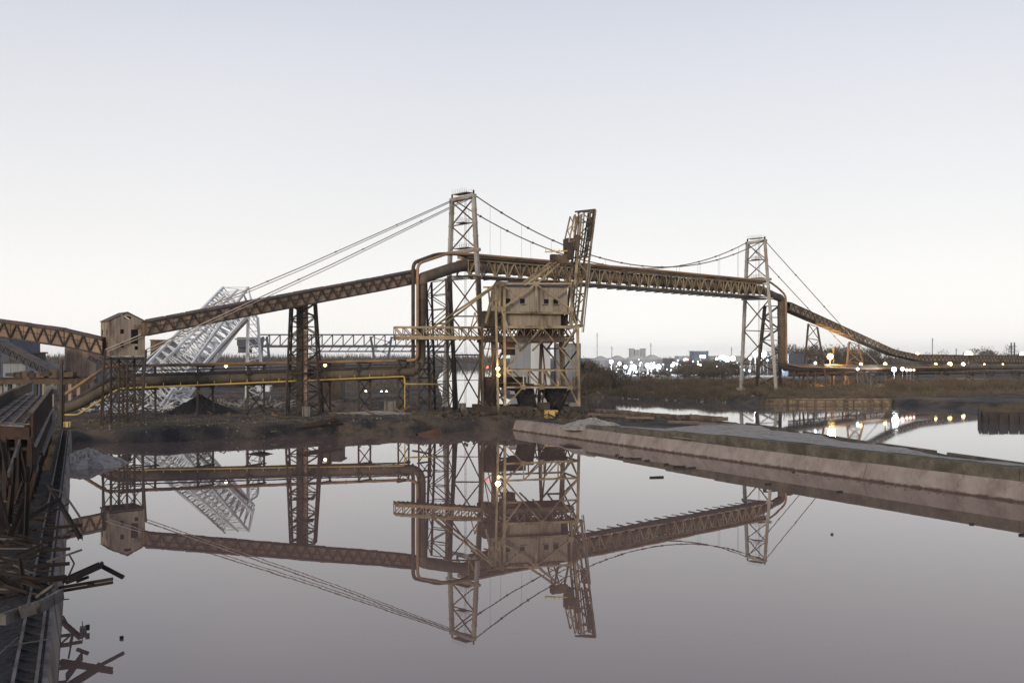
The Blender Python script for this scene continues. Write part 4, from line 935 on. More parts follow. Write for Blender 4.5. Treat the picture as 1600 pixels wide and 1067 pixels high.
scrap('scrap_metal', 'broken timber and rubble on the quay', 880, 1130, 650, 664, 240, 'timber', .3, 2.2, w=.16, zup=.05, seed=7)
scrap('scrap_metal', 'dark machine scrap around the unloader wheels', 690, 915, 645, 655, 260, 'darksteel', .3, 1.8, w=.3, zup=.7, seed=8)
# rusty tanks and lumps in front of the tower
def tank(label, px, py, r, l, rz, tilt=.1, m='orangerust'):
    g = G(px, py); z = gz(g.x, g.y); par = T('rusty_tank', label, 'tank', (g.x, g.y, z)); c = Vector((g.x, g.y, z+r*.85)); d = Vector((math.cos(rz), math.sin(rz), tilt))
    tube(par, 'shell', [c-d*l/2, c+d*l/2], r, m, 12, cap=False); tube(par, 'rim', [c-d*(l/2+.04), c-d*(l/2-.1)], r*1.08, m, 12, cap=False); tube(par, 'rim', [c+d*(l/2-.1), c+d*(l/2+.04)], r*1.08, m, 12, cap=False)
tank('broken rusty tank shell, larger left one of the wrecked pair before the tower', 670, 661, 1.0, 4.2, .5, .18)
tank('short orange rusted drum lying right of the broken tank', 699, 666, .6, 1.7, .2)
tank('rusty barrel lying beside the rubble heap', 527, 641, .5, 1.5, 1.0, 0, 'redrust')
def beam(label, a, b, w, m='redrust', kind='ibeam', name='steel_beam', cat='beam', group=None, h=None, roll=0):
    o = mem(None, name, a, b, w, m, h, kind, roll); return tag(o, label, cat, group)
WK = .62
beam('orange rusted beam lying on the bank at centre left', G(478, 668)+Vector((0, 0, .3)), G(525, 660)+Vector((0, 0, .6)), .55, 'orangerust')
beam('dark bent beam below the orange rusted beam on the bank', G(465, 672)+Vector((0, 0, .2)), G(535, 664)+Vector((0, 0, .2)), .4, 'redrust')
beam('thin leaning bar on the bank right of the rusted beams', G(645, 662)+Vector((0, 0, .8)), G(672, 670)+Vector((0, 0, .1)), .3, 'redrust')
# sheds and vehicle in the yard
def shed(label, px0, px1, py0, py1, Y, depth, m, roof='roofdark', name='shed', cat='shed', gable=0., wins=0, rz=0, fl=None):
    a, b = P(px0, py1, Y), P(px1, py1, Y); zt = P(px0, py0, Y).z; zg = gz((a.x+b.x)/2, Y); par = T(name, label, cat, ((a.x+b.x)/2, Y+depth/2, zg))
    w = b.x-a.x; c = Vector(((a.x+b.x)/2, Y+depth/2, 0)); n = max(3, int(w/(Y*.009)))
    box(par, 'core', c+Vector((0, 0, (zg+zt)/2)), (w-.3, depth-.3, zt-zg), m)
    for i in range(n): box(par, 'wall_panel', Vector((a.x+w*(i+.5)/n, Y+random.uniform(-.05, 0), (zg+zt)/2)), (w/n*.97, .16, zt-zg), m)
    if gable:
        v = [Vector((a.x-.3, Y-.4, zt)), Vector((b.x+.3, Y-.4, zt)), Vector((b.x+.3, Y+depth+.4, zt)), Vector((a.x-.3, Y+depth+.4, zt)), Vector((c.x, Y-.4, zt+gable)), Vector((c.x, Y+depth+.4, zt+gable))]
        meshobj(par, 'roof', v, [(0, 1, 4), (2, 3, 5), (1, 2, 5, 4), (3, 0, 4, 5), (3, 2, 1, 0)], roof)
    else: box(par, 'roof', c+Vector((0, 0, zt+.2)), (w+.6, depth+.6, .4), roof)
    for i in range(wins):
        x = a.x+w*(i+.5)/wins; box(par, 'window', (x, Y-.12, zg+(zt-zg)*(fl or .3)), (w/wins*.3, .12, min(1.6, (zt-zg)*.15)), 'shadeglass')
    return par
shed('dark shed behind the pipes right of the gallery support', 499, 532, 563, 600, 250, 8, 'darksteel', wins=0)
shed('tall plain tan building behind the left gallery', 101, 141, 535, 590, 300, 14, 'brownclad', wins=4, name='tall_building', cat='building')
shed('blue grey low building just right of the tall tan building', 141, 152, 563, 590, 305, 8, 'bluesteel')
shed('small dark brown box building behind the fallen crane', 235, 262, 532, 592, 420, 16, 'rust', name='brown_building', cat='building')
shed('long low rust red wall behind the white leg', 340, 460, 585, 603, 380, 3, 'redrust', name='low_wall', cat='wall')
shed('dark grey plant building at the left edge', -40, 15, 529, 600, 270, 18, 'bluesteel', name='plant_building', cat='building', wins=5, fl=.5)
shed('stepped dark plant block right of the edge building', 15, 45, 552, 600, 262, 10, 'darksteel', name='plant_building', cat='building', wins=3, fl=.5)
shed('grey green plant annex with pale wall below the left gallery', 5, 40, 568, 604, 250, 8, 'silo', name='plant_building', cat='building', wins=4, fl=.5)
# inclined conveyors at left
g_ = [(flat(P(-10, 520, 255)), P(0, 527, 255).z, P(0, 541, 255).z), (flat(P(96, 590, 240)), P(96, 583, 240).z, P(96, 596, 240).z)]
gallery('inclined_conveyor', 'dark inclined conveyor falling right in front of the plant buildings at left', g_, 2.4, 3, 'darksteel', 'bluesteel', 'roofdark')
g_ = [(flat(P(143, 550, 235)), P(143, 553, 235).z, P(143, 560, 235).z), (flat(P(200, 590, 228)), P(200, 580, 228).z, P(200, 588, 228).z)]
gallery('inclined_conveyor', 'short dark conveyor falling right below the transfer house', g_, 2, 3, 'bluesteel', 'darksteel', 'roofdark')
# low viaduct at left
vd = T('low_viaduct', 'low rusty viaduct on short columns crossing behind the left trestle', 'viaduct', P(60, 610, 215))
vmem(vd, 'deck', P(-30, 597, 215), P(150, 595, 218), 3, 1.0, 'rust'); vmem(vd, 'parapet', P(-30, 592, 214), P(135, 589, 217), .4, .5, 'darksteel')
for i in range(13):
    x = -25+i*13.5; p_ = P(x, 600, 215.5); mem(vd, 'column', Vector((p_.x, p_.y, 1.9)), p_, .7, 'tan' if i % 3 else 'darksteel')
for i in range(9):
    x = 20+i*11; box(vd, 'machine', P(x, 587-rng.uniform(0, 3), 216), (rng.uniform(1, 3), 2, rng.uniform(.8, 2)), 'darksteel' if i % 2 else 'rust')

# ------------------------------------------------------------------ far gantry bridge
fg = T('far_gantry', 'distant blue grey gantry crane bridge spanning behind the left yard', 'gantry crane', P(520, 600, 420))
for v in (0, 9):
    a0, a1, c0_, c1_ = P(405, 523, 420+v), P(700, 523, 420+v), P(372, 541, 420+v), P(700, 541, 420+v)
    vmem(fg, 'top_chord', a0, a1, .7, .6, 'bluesteel'); vmem(fg, 'bottom_chord', c0_, c1_, .9, 1.1, 'bluesteel')
    a2 = P(405, 541, 420+v)
    for i in range(19):
        mem(fg, 'post', lerp(a0, a1, i/18), lerp(a2, c1_, i/18), .45, 'bluesteel')
        if i < 18: mem(fg, 'diagonal', lerp(a2, c1_, i/18), lerp(a0, a1, (i+1)/18), .35, 'bluesteel')
vmem(fg, 'lower_truss', P(495, 549, 425), P(700, 549, 425), .5, .6, 'bluesteel')
for i in range(14): mem(fg, 'diagonal', P(500+i*14, 549, 425), P(507+i*14, 541, 425), .3, 'bluesteel')
box(fg, 'cab', P(390, 533.5, 424), (9, 8, 3.6), 'bluesteel'); box(fg, 'trolley', P(383, 545, 424), (4.6, 6, 3.6), 'bluesteel'); vmem(fg, 'roof', P(371, 530, 424), P(408, 529, 424), 9, .6, 'silo')
for (x0, x1, xb0, xb1) in ((411, 417, 404, 425), (579, 612, 592, 600)):
    for v in (0, 9):
        a_, b_ = P(x0, 526, 420+v), P(x1, 526, 420+v); p0, p1 = P(xb0, 600, 420+v), P(xb1, 600, 420+v)
        mem(fg, 'leg', p0, a_, .9, 'bluesteel'); mem(fg, 'leg', p1, b_, .9, 'bluesteel'); zig(fg, p0, a_, p1, b_, 8, .3, 'bluesteel')

# ------------------------------------------------------------------ silos behind unloader
def silo(label, px0, px1, py0, Y, m, rough=0, ribs=True):
    c = P((px0+px1)/2, 610, Y); r = (px1-px0)/2*Y/F; z0 = gz(c.x, Y)-.2; zt = P(px0, py0, Y).z
    par = T('silo', label, 'silo', (c.x, Y, z0)); tube(par, 'shell', [(c.x, Y, z0), (c.x, Y, zt)], r, m, 28)
    tube(par, 'roof_ring', [(c.x, Y, zt), (c.x, Y, zt+.4)], r*1.03, m, 28)
    n = 24
    for k in range(n):
        a = 2*math.pi*k/n; q = Vector((c.x+r*math.cos(a), Y+r*math.sin(a), 0)); mem(par, 'rib', up_(q, z0), up_(q, zt), .25, m)
silo('round blue grey silo seen through the right side of the unloader', 866, 907, 538, 345, 'silo')
shed('tall pale sheeted silo block seen through the unloader frame', 797, 829, 537, 345, 340, 14, 'silolight' if False else 'silo', name='silo_block', cat='silo')
bpy.data.objects.remove(bpy.data.objects['silo_block']) if False else None
shed('lighter sheeted silo block with vertical seams behind the unloader', 829, 860, 536, 600, 338, 14, 'silolight', name='silo_block', cat='silo')
shed('low dark plant shed at the river edge right of the unloader', 903, 912, 590, 606, 336, 6, 'bluesteel')

# ------------------------------------------------------------------ right bank structures
bk = T('timber_bulkhead', 'pale weathered timber bulkhead on the far bank below the right tower', 'bulkhead', (91, 277, 0))
for i in range(40):
    x = 73.6+i*.9; box(bk, 'plank', (x+.44, 276.8+random.uniform(-.06, .06), .75), (.82, .3, 2.3+random.uniform(-.25, .1)), 'palewood' if random.random() < .75 else 'timber')
for z in (.5, 1.5): vmem(bk, 'waler', (73.4, 276.5, z), (109.7, 276.5, z), .25, .3, 'timber')
for i in range(14): mem(bk, 'pile', (74+i*2.7, 276.3, -1), (74+i*2.7, 276.3, 1.7), .3, 'timber')
sp = T('sheet_pile_wall', 'dark corrugated sheet pile wall at the right edge of the river', 'sheet pile wall', (99.6, 203, 0))
path = [Vector((105.5, 216, 0)), Vector((99.4, 202.6, 0)), Vector((142, 198.2, 0)), Vector((200, 193, 0))]
for a, b in zip(path[:-1], path[1:]):
    n = int((b-a).length/1.0); d = (b-a)/n; nn = Vector((d.y, -d.x, 0)).normalized()
    for i in range(n):
        p0 = a+d*i; o_ = nn*(.55 if i % 2 else -.0); hgt = 2.35+random.uniform(-.06, .06)
        vmem(sp, 'pile', p0+o_+Vector((0, 0, hgt/2-.5)), p0+d*.98+o_+Vector((0, 0, hgt/2-.5)), .3, hgt+1, 'sheetpile')
# timber pier along the quay
pr = T('timber_pier', 'old timber planked pier edge on the river side of the quay', 'pier', (30, 185, 2.8))
e0, e1 = Vector((18.6, 208.8, 0)), Vector((36.6, 162.9, 0)); dd_ = (e1-e0); nn = Vector((dd_.y, -dd_.x, 0)).normalized(); nn = nn if nn.x < 0 else -nn
for i in range(62):
    p0 = e0+dd_*(i/62); z = gz(p0.x-3, p0.y)+.12+(.25 if i > 46 else 0)
    mem(pr, 'plank', up_(p0-nn*.6, z+random.uniform(-.04, .05)), up_(p0+nn*(2.6+random.uniform(0, .8)), z), .66, 'timber', .12)
mem(pr, 'fender', up_(e0-nn*.8, 2.0), up_(e1-nn*.8, 2.6), .5, 'timber')
for i in range(20): p0 = e0+dd_*(i/19)-nn*.8; mem(pr, 'pile', up_(p0, -1), up_(p0, 2.6), .4, 'timber')
rg = random.Random(11)
for i, (x, y) in enumerate(((1095, 664), (1120, 666), (1068, 662), (960, 652), (1000, 655), (940, 650))):
    g = G(x, y, 2.9); beam(('greenish ', 'long ', 'cracked ', 'rust stained ', 'grey ', 'short ')[i]+'timber baulk lying on the quay '+('near its outer end', 'beside the pier tip', 'left of the pier tip', 'near the gravel peak', 'in the middle', 'just behind the gravel heap')[i], g+Vector((-2.4, .9, .3)), g+Vector((2.4, -.9, .3)), .38, 'timber', 'box', 'timber_baulk')

# quay posts, rails at unloader
for v, nm in ((0, 'front'), (D, 'rear')):
    tr = T('crane_rail', nm+' rusty crane rail under the unloader wheels', 'rail', C(740, 654, v))
    a_, b_ = C(700, 653, v), C(945, 653, v); a_.z = b_.z = 2.08
    for i in range(8): mem(tr, 'rail', lerp(a_, b_, i/8), lerp(a_, b_, (i+.985)/8), .16, 'rust')

# ------------------------------------------------------------------ foreground trestle
def TX(Y, a): return wallX(Y, a)
a2, a3 = -3.85, -9.2; Y1, Y2 = 79, 139
tr = T('ore_trestle', 'broken rusty ore trestle with rails on top at the lower left', 'trestle', (TX(Y1, a2), Y1, 2))
zd, zp = 8.3, 9.3
nb = 26
for side, a in ((1, a2), (-1, a3)):
    for i in range(nb):
        ya, yb = Y1+(Y2-Y1)*i/nb, Y1+(Y2-Y1)*(i+1)/nb
        h_ = .0
        q0, q1 = Vector((TX(ya+.05, a), ya+.05, 0)), Vector((TX(yb-.05, a), yb-.05, 0))
        vmem(tr, 'side_panel', q0+Vector((0, 0, 8.0)), q1+Vector((0, 0, 8.0)), .14, 2.6, 'redrust')
        mem(tr, 'rib', Vector((TX(ya, a-.0)+side*.16, ya, 4.6)), Vector((TX(ya, a)+side*.16, ya, 9.25)), .18, 'redrust')
        if i % 2 == 0: mem(tr, 'lower_post', Vector((TX(ya, a), ya, 2)), Vector((TX(ya, a), ya, 6.7)), .42, 'redrust', kind='ibeam')
        if i % 2 == 0 and i < nb-2: 
            yc = Y1+(Y2-Y1)*(i+2)/nb; mem(tr, 'brace', Vector((TX(ya, a), ya, 2.4)), Vector((TX(yc, a), yc, 6.5)), .2, 'redrust')
    vmem(tr, 'edge_beam', Vector((TX(Y1, a), Y1, 9.34)), Vector((TX(Y2, a), Y2, 9.34)), .36, .16, 'rust')
    vmem(tr, 'lower_flange', Vector((TX(Y1, a)+side*.2, Y1, 6.65)), Vector((TX(Y2, a)+side*.2, Y2, 6.65)), .5, .2, 'greysteel')
    vmem(tr, 'lower_girder', Vector((TX(Y1, a), Y1, 5.6)), Vector((TX(Y2, a), Y2, 5.6)), .25, 1.3, 'redrust')
for i in range(64):
    Y = Y1+(Y2-Y1)*(i+.5)/64; zz = zd+random.uniform(-.04, .04)
    vmem(tr, 'deck_plank', Vector((TX(Y, a2)-.15, Y+random.uniform(-.1, .1), zz)), Vector((TX(Y, a3)+.15, Y+2.2, zz)), .84, .14, 'timber' if random.random() < .8 else 'greysteel')
for a in (-4.4, -5.3, -6.4, -7.3):
    for k in range(4): 
        ya, yb = Y1+.2+k*14.7, Y1+14.8+k*14.7; mem(tr, 'rail', Vector((TX(ya, a), ya, zd+.22)), Vector((TX(yb, a), yb, zd+.22)), .12, 'rust', .2)
vmem(tr, 'walkway_strip', Vector((TX(Y1, -4.1), Y1, zd+.13)), Vector((TX(Y2, -4.1), Y2, zd+.13)), .4, .08, 'palewood')
vmem(tr, 'front_girder', Vector((TX(Y1, a2), Y1, 7.7)), Vector((TX(Y1, a3)-3, Y1+.5, 7.7)), .4, 1.0, 'redrust')
vmem(tr, 'front_girder', Vector((TX(Y1, a2), Y1+.2, 6.4)), Vector((TX(Y1, a3)-3, Y1+.7, 6.4)), .3, .25, 'redrust')
for i in range(8):
    x = TX(Y1, a2)-i*1.05; mem(tr, 'front_post', Vector((x, Y1, 2)), Vector((x, Y1, 7.4)), .35, 'redrust', kind='ibeam'); mem(tr, 'bay_bracing', Vector((x, Y1+.1, 2.4)), Vector((x-1.0, Y1+.1, 7)), .16, 'redrust')
for k in range(1, 12):
    Y = Y1+k*5; vmem(tr, 'back_wall', Vector((TX(Y, a2), Y, 5.4)), Vector((TX(Y, a3), Y, 5.4)), .2, 3.0, 'redrust')
box(tr, 'end_block', (TX(Y2, a2), Y2, 9.2), (1.7, 1.6, 1.2), 'greysteel', .4)
po = T('signal_post', 'tall dark post standing at the end of the wharf before the pipes', 'post', G(95, 668))
q = G(95, 668); mem(po, 'post', q, P(96, 567, q.y), .42, 'darksteel'); mem(po, 'post_cap', P(94, 566, q.y), P(98, 565.6, q.y), .7, 'rust'); mem(po, 'stiffener', q+Vector((.45, 0, 0)), P(100, 600, q.y), .2, 'redrust')
o = T('left_parapet', 'low concrete and timber wall beyond the ore trestle at the left edge', 'wall', P(20, 610, 120))
vmem(o, 'wall', P(-30, 640, 120), P(48, 604, 150), .4, 1.4, 'timber'); vmem(o, 'coping', P(-30, 632, 120), P(48, 597, 150), .6, .2, 'rust')
# leaning channels and wreckage on the wharf
beam('long pale grey channel leaning along the trestle side', P(88.5, 651, 148), P(64, 711, 96), .62, 'greywreck', 'channel', h=.35)
beam('short grey channel continuing below the long leaning one', P(62, 716, 92), P(50, 741, 80), .62, 'greywreck', 'channel', h=.4)
beam('grey plank leaning steeply under the broken trestle end', P(31, 690, 76), P(13, 742, 72), .45, 'greywreck', 'box', h=.15)
beam('dark leaning strut below the trestle end, left of the grey plank', P(4, 690, 76), P(16, 760, 72), .35, 'wreck')
def WB(label, a, b, w, z=2.6, z2=None, m='wreck', kind='ibeam', h=None, group=None):
    z2 = z if z2 is None else z2
    return beam(label, G(*a, z), G(*b, z2), w*WK, m, kind, 'wrecked_beam', 'beam', group, h)
WB('upper dark beam lying across the wharf with its tip over the water', (58, 827), (128, 820), .28, 3.6)
WB('second crosswise beam lying on the wharf, above the pair of straight ones', (20, 845), (110, 838), .26, 3.0)
WB('third crosswise beam down the wharf pile', (25, 863), (110, 857), .26, 2.8)
WB('fourth crosswise beam on the wharf pile, straight and thick flanged', (15, 888), (109, 880), .28, 2.8)
WB('fifth long dark beam crossing the wharf towards the kinked jib', (0, 911), (104, 902), .42, 2.7)
jb = T('kinked_jib', 'kinked black jib sticking out over the pond from the wreckage', 'wreckage', G(104, 905, 2.7))
mem(jb, 'arm', G(102, 907, 2.7), P(158, 882, 52), .3, 'wreck', kind='ibeam'); mem(jb, 'tip', P(155, 882, 52), P(193, 902, 52), .19, 'wreck', kind='ibeam'); mem(jb, 'stub', P(152, 886, 52), P(160, 878, 52), .15, 'wreck'); mem(jb, 'torn_bar', P(120, 908, 52), P(138, 901, 52), .16, 'wreck')
mem(jb, 'gusset', G(104, 906, 2.5), P(128, 897, 52), .42, 'wreck', .1)
tw = T('twin_rails', 'two parallel dark bars joined by a block, sticking over the pond', 'wreckage', P(100, 915, 50))
mem(tw, 'bar', P(92, 918, 50), P(176, 904, 50), .15, 'wreck'); mem(tw, 'bar', P(96, 923, 50), P(176, 909.5, 50), .14, 'wreck'); mem(tw, 'block', P(138, 914, 50), P(146, 912, 50), .2, 'wreck')
WB('leaning beam from the long diagonal down to the left', (39, 813), (92, 779), .32, 3.4, 4.2)
WB('long broken diagonal beam ending in a torn fork over the water', (76, 757), (126, 841), .4, 4.6, 3.0)
WB('upright post stump standing on the wharf', (31, 871), (39, 925), .3, 3.8, 2.2)
WB('dark bar slanting at the left edge of the wharf', (0, 900), (42, 928), .3, 3.6, 2.4)
WB('grey bar leaning on the pile above the plated girder', (58, 932), (84, 914), .22, 2.6, 3.4, 'greywreck')
WB('thin rod across the wharf above the rails', (6, 1010), (82, 997), .08, 2.35, m='greywreck', kind='rod')
WB('second thin rod near the left edge of the wharf', (0, 1020), (28, 995), .08, 2.35, m='greywreck', kind='rod')
WB('reddish beam end poking out of the pile', (28, 866), (62, 852), .2, 3.0)
WB('pale broken bar hanging at the wharf edge', (96, 838), (117, 826), .14, 3.2, m='greywreck')
bp_ = T('bent_pipe', 'thin black curved pipe arching over the wall towards the pond', 'pipe', G(78, 764, 4.4))
tube(bp_, 'pipe', [G(78, 763, 4.6), G(98, 768, 4.4), G(112, 788, 4.2), G(124, 806, 3.9), G(128, 818, 3.5)], .07, 'darksteel', 8, 1.2)
bw_ = T('bent_wire', 'thin bent wire hanging off the wharf edge', 'wire', G(108, 870, 2.4)); tube(bw_, 'wire', [G(108, 866, 2.6), G(116, 880, 1.9), G(107, 900, 2.2)], .05, 'darksteel', 6, .05)
pg = T('plated_girder', 'broken grey plated girder in four segments across the lower wharf', 'wreckage', G(40, 955, 3))
pts = [(3, 968), (30, 957.5), (57, 949), (80, 938.5), (97, 930)]
for (a, b) in zip(pts[:-1], pts[1:]):
    zz_ = random.uniform(2.9, 3.1); A_, B_ = G(a[0]+1, a[1]+random.uniform(-1.5, 1.5), zz_), G(b[0]-1.5, b[1]+random.uniform(-1.5, 1.5), zz_+random.uniform(-.12, .12)); vmem(pg, 'plate', A_, B_, .3, .46, 'greywreck')
    for k in range(3): q = lerp(A_, B_, .1+.4*k); vmem(pg, 'rivet_strip', q+Vector((0, -.0, .25)), q+Vector((.08, .0, .25)), .36, .04, 'greywreck')
rg = random.Random(21)
for k in range(70):   # minor pieces
    x = rg.uniform(0, 84); y = rg.uniform(770, 935)
    a = G(x, y, 2.2+rg.uniform(0, .8)); ang = rg.choice([0, .12, -.2, rg.uniform(0, 3.14)]); l = rg.uniform(.6, 3.0)
    b = a+Vector((-math.cos(ang)*l, math.sin(ang)*l, rg.uniform(-.1, .5)))
    beam('small bent steel piece in the tangled wreckage on the wharf', a, b, rg.uniform(.05, .13), rg.choice(['wreck', 'redrust', 'wreck', 'greywreck', 'wreck']), rg.choice(['ibeam', 'box', 'channel']), 'scrap_piece', 'scrap', 'small pieces of tangled wreckage on the wharf')
rg = random.Random(22)
for k in range(26):   # tangled posts beneath the trestle end
    x = rg.uniform(0, 48); y = rg.uniform(745, 850); a = G(x, y, 2.1); h_ = rg.uniform(1.5, 5.2)
    b = a+Vector((rg.uniform(-1.2, 1.2), rg.uniform(-1, 1), h_))
    beam('leaning rusty post in the collapsed bay below the trestle end', a, b, rg.uniform(.14, .3), rg.choice(['wreck', 'wreck', 'redrust', 'wreck']), 'ibeam', 'leaning_post', 'post', 'leaning posts below the trestle end')
o = scrap('wharf_rubble', 'fine rubble and splinters covering the wharf', 0, 90, 770, 935, 700, 'wreck', .1, .8, w=.06, zup=.12, seed=31)
o = scrap('wharf_rubble', 'dark cinders and clods on the wharf', 0, 80, 700, 1067, 700, 'coal', .03, .16, w=.09, zup=.0, seed=32)

# ------------------------------------------------------------------ floating debris in the pond
rg = random.Random(5)
for i, (x, y, w_, l) in enumerate(((964, 711, .18, .5), (970, 715, .25, .7), (983, 716, .15, 1.0), (994, 717, .2, 1.5), (1011, 720, .2, .7), (1041, 726, .25, .6), (1061, 731, .45, 1.5), (1082, 731, .15, .9), (1026, 746, .2, 1.7), (1200, 757, .2, .7), (1312, 769, .2, .6), (1518, 819, .12, .35), (1596, 836, .15, .4), (190, 997, .12, .15), (1240, 738, .12, .3), (1300, 835, .1, .2))):
    g = G(x, y, 0); a = rg.uniform(-.3, .3); d_ = Vector((math.cos(a), math.sin(a), 0))*l/2
    beam('dark driftwood bit floating in the pond near the quay wall' if x > 900 else 'tiny dark bit floating near the wharf', g-d_+Vector((0, 0, .05)), g+d_+Vector((0, 0, .07)), w_, 'coal', 'box', 'driftwood', 'driftwood', 'driftwood along the quay wall' if x > 900 else None)
g = G(130, 987, 0); bx = T('floating_box', 'small crushed pale box floating in the pond near the wharf', 'box', g)
box(bx, 'box', g+Vector((0, 0, .12)), (.3, .25, .3), 'greysteel', .3, .2); box(bx, 'flap', g+Vector((.2, .05, .22)), (.2, .06, .3), 'darksteel', .5, .3); mem(bx, 'stick', g, g+Vector((-.05, 0, .55)), .03, 'darksteel')

def flecks():
    rg = random.Random(77); mb = MB()
    for k in range(420):
        m_ = rg.random()
        if m_ < .6: t = rg.uniform(0, 160); q = A+u*t-on*(abs(rg.gauss(0, 1.6))+.1)
        else: q = G(rg.uniform(120, 780), rg.uniform(683, 700), 0)
        a = rg.uniform(0, 3.14); l = rg.uniform(.05, .35); q.z = .02; mb.box(q, q+Vector((math.cos(a)*l, math.sin(a)*l, .0)), rg.uniform(.03, .12), .03)
    tag(mb.build('floating_litter', 'timber'), 'tiny litter and splinters floating on the pond', kind='stuff')
flecks()
ORD16 = ['first', 'second', 'third', 'fourth', 'fifth', 'sixth', 'seventh', 'eighth', 'ninth', 'tenth', 'eleventh', 'twelfth', 'thirteenth', 'fourteenth', 'fifteenth', 'last']
# ------------------------------------------------------------------ vegetation
def crown_mesh(seed, n=1300, m='tree'):
    rg = np.random.RandomState(seed); nc = 16
    cen = rg.normal(0, .32, (nc, 3)); cen[:, 2] = .62+rg.normal(0, .2, nc); rad = rg.uniform(.15, .32, nc)
    k = rg.randint(0, nc, n); dirs = rg.normal(0, 1, (n, 3)); dirs /= np.linalg.norm(dirs, axis=1)[:, None]
    p = cen[k]+dirs*rad[k][:, None]*rg.uniform(.2, 1, (n, 1))**.6
    dv = dirs*.5+rg.normal(0, .4, (n, 3)); dv[:, 2] += .5; dv /= np.linalg.norm(dv, axis=1)[:, None]; ln = rg.uniform(.05, .15, n)[:, None]
    sd = np.cross(dv, rg.normal(0, 1, (n, 3))); sd /= np.linalg.norm(sd, axis=1)[:, None]; w = rg.uniform(.006, .016, n)[:, None]
    v = np.stack([p-sd*w, p+sd*w, p+dv*ln], 1).reshape(-1, 3)
    me = bpy.data.meshes.new('crown'); me.from_pydata([tuple(q) for q in v], [], [(3*i, 3*i+1, 3*i+2) for i in range(n)]); me.materials.append(M[m]); return me
CM = [crown_mesh(i) for i in range(5)]
def trunk_mesh(seed):
    rg = random.Random(seed); mb = MB(); mb.box((0, 0, 0), (.02, 0, .5), .035)
    for i in range(9):
        a = rg.uniform(0, 6.28); z = rg.uniform(.2, .5); mb.box((.01, 0, z), (math.cos(a)*rg.uniform(.15, .4), math.sin(a)*rg.uniform(.15, .4), z+rg.uniform(.2, .45)), .014)
    me = bpy.data.meshes.new('trunk'); me.from_pydata(mb.v, [], mb.f); me.materials.append(M['bark']); return me
TM = [trunk_mesh(i) for i in range(5)]
def tree(x, y, h, label, group, seed, wide=1.):
    z = gz(x, y); par = T('bare_tree', label, 'tree', (x, y, z-.1), group)
    for nm, ms in (('trunk', TM), ('crown', CM)):
        o = bpy.data.objects.new(nm, ms[seed % 5]); COL.objects.link(o); o.parent = par
    par.scale = (h*wide, h*wide, h); par.rotation_euler = (0, 0, seed*1.7)
rg = random.Random(8)
for k in range(26):
    px = 906+k*10+rg.uniform(-4, 4); Y = rg.uniform(385, 470); h_ = rg.uniform(5.5, 7) if px < 960 else (rg.uniform(3, 4.2) if px < 1050 else rg.uniform(5, 7.5))
    if px < 938: h_ = 10-rg.uniform(0, 2); Y = 350
    q = P(px, 600, Y); tree(q.x, Y, h_, 'bare grey tree in the thicket on the far bank, behind the river', 'bare trees in the far bank thicket', k, 1.5)
for k in range(14):
    px = 1072+k*7; Y = 520+rg.uniform(0, 40); q = P(px, 600, Y); tree(q.x, Y, rg.uniform(7, 10), ORD[k]+' bare tree of the row before the town lights, counted from the unloader', 'bare trees before the town lights', k+2, 1.4)
for k in range(16):
    px = 1240+k*9; Y = 560; q = P(px, 600, Y); tree(q.x, Y, rg.uniform(12, 17), ORD16[k]+' bare tree along the skyline right of the right suspension tower', 'distant bare trees behind the right gallery', k+3, 1.2)
for k in range(24):
    px = 1445+k*8; Y = 760; h_ = 9+2*math.sin(k*.7)+(3.5 if 1535 < px < 1590 else 0)+rg.uniform(0, 2); q = P(px, 600, Y)
    if px > 1500 and px < 1535: continue
    tree(q.x, Y, h_, ['tall','low','broad','ragged'][k % 4]+' distant bare tree at the '+('far right edge' if px > 1590 else 'clump before the edge light' if px > 1533 else 'left end')+' of the far row', 'distant bare trees on the right horizon', k+1, 1.3)
def brush(name, label, region, n, hmin, hmax, m, seed, w=.06, spread=.4, kind='stuff'):
    """region(rg) -> x,y ; thin upright blades on the ground"""
    rg = np.random.RandomState(seed); xy = np.array([region(rg) for _ in range(n)]); z = height(xy[:, 0], xy[:, 1])
    ok = z > .3; xy = xy[ok]; z = z[ok]; n = len(z); h = rg.uniform(hmin, hmax, n)*(.6+.4*np.sin(xy[:, 0]*.35+1)*np.sin(xy[:, 1]*.2))
    a = rg.uniform(0, 6.28, n); lx = rg.normal(0, spread, n)*h; ly = rg.normal(0, spread, n)*h
    zz = z+rg.uniform(0, .5, n)*h
    b = np.stack([xy[:, 0], xy[:, 1], zz-.1], 1); s = np.stack([np.cos(a)*w, np.sin(a)*w, 0*a], 1); t = b+np.stack([lx, ly, np.maximum(h-(zz-z)*.3, .2)], 1)
    v = np.stack([b-s, b+s, t], 1).reshape(-1, 3)
    me = bpy.data.meshes.new(name); me.vertices.add(3*n); me.vertices.foreach_set('co', v.astype('f').ravel())
    me.loops.add(3*n); me.loops.foreach_set('vertex_index', np.arange(3*n, dtype='i')); me.polygons.add(n)
    me.polygons.foreach_set('loop_start', np.arange(0, 3*n, 3, dtype='i')); me.polygons.foreach_set('loop_total', np.full(n, 3, 'i')); me.update()
    me.materials.append(M[m]); o = bpy.data.objects.new(name, me); COL.objects.link(o); return tag(o, label, kind=kind)
def rpx(px0, px1, Y0, Y1_):
    def f(rg):
        Y = rg.uniform(Y0, Y1_); return ((rg.uniform(px0, px1)-800)/F*Y, Y)
    return f
def rbox(x0, x1, y0, y1): return lambda rg: (rg.uniform(x0, x1), rg.uniform(y0, y1))
brush('brush', 'thick bare brush covering the far river bank', rpx(905, 1240, 292, 400), 90000, .6, 2.6, 'bush', 1, .1)
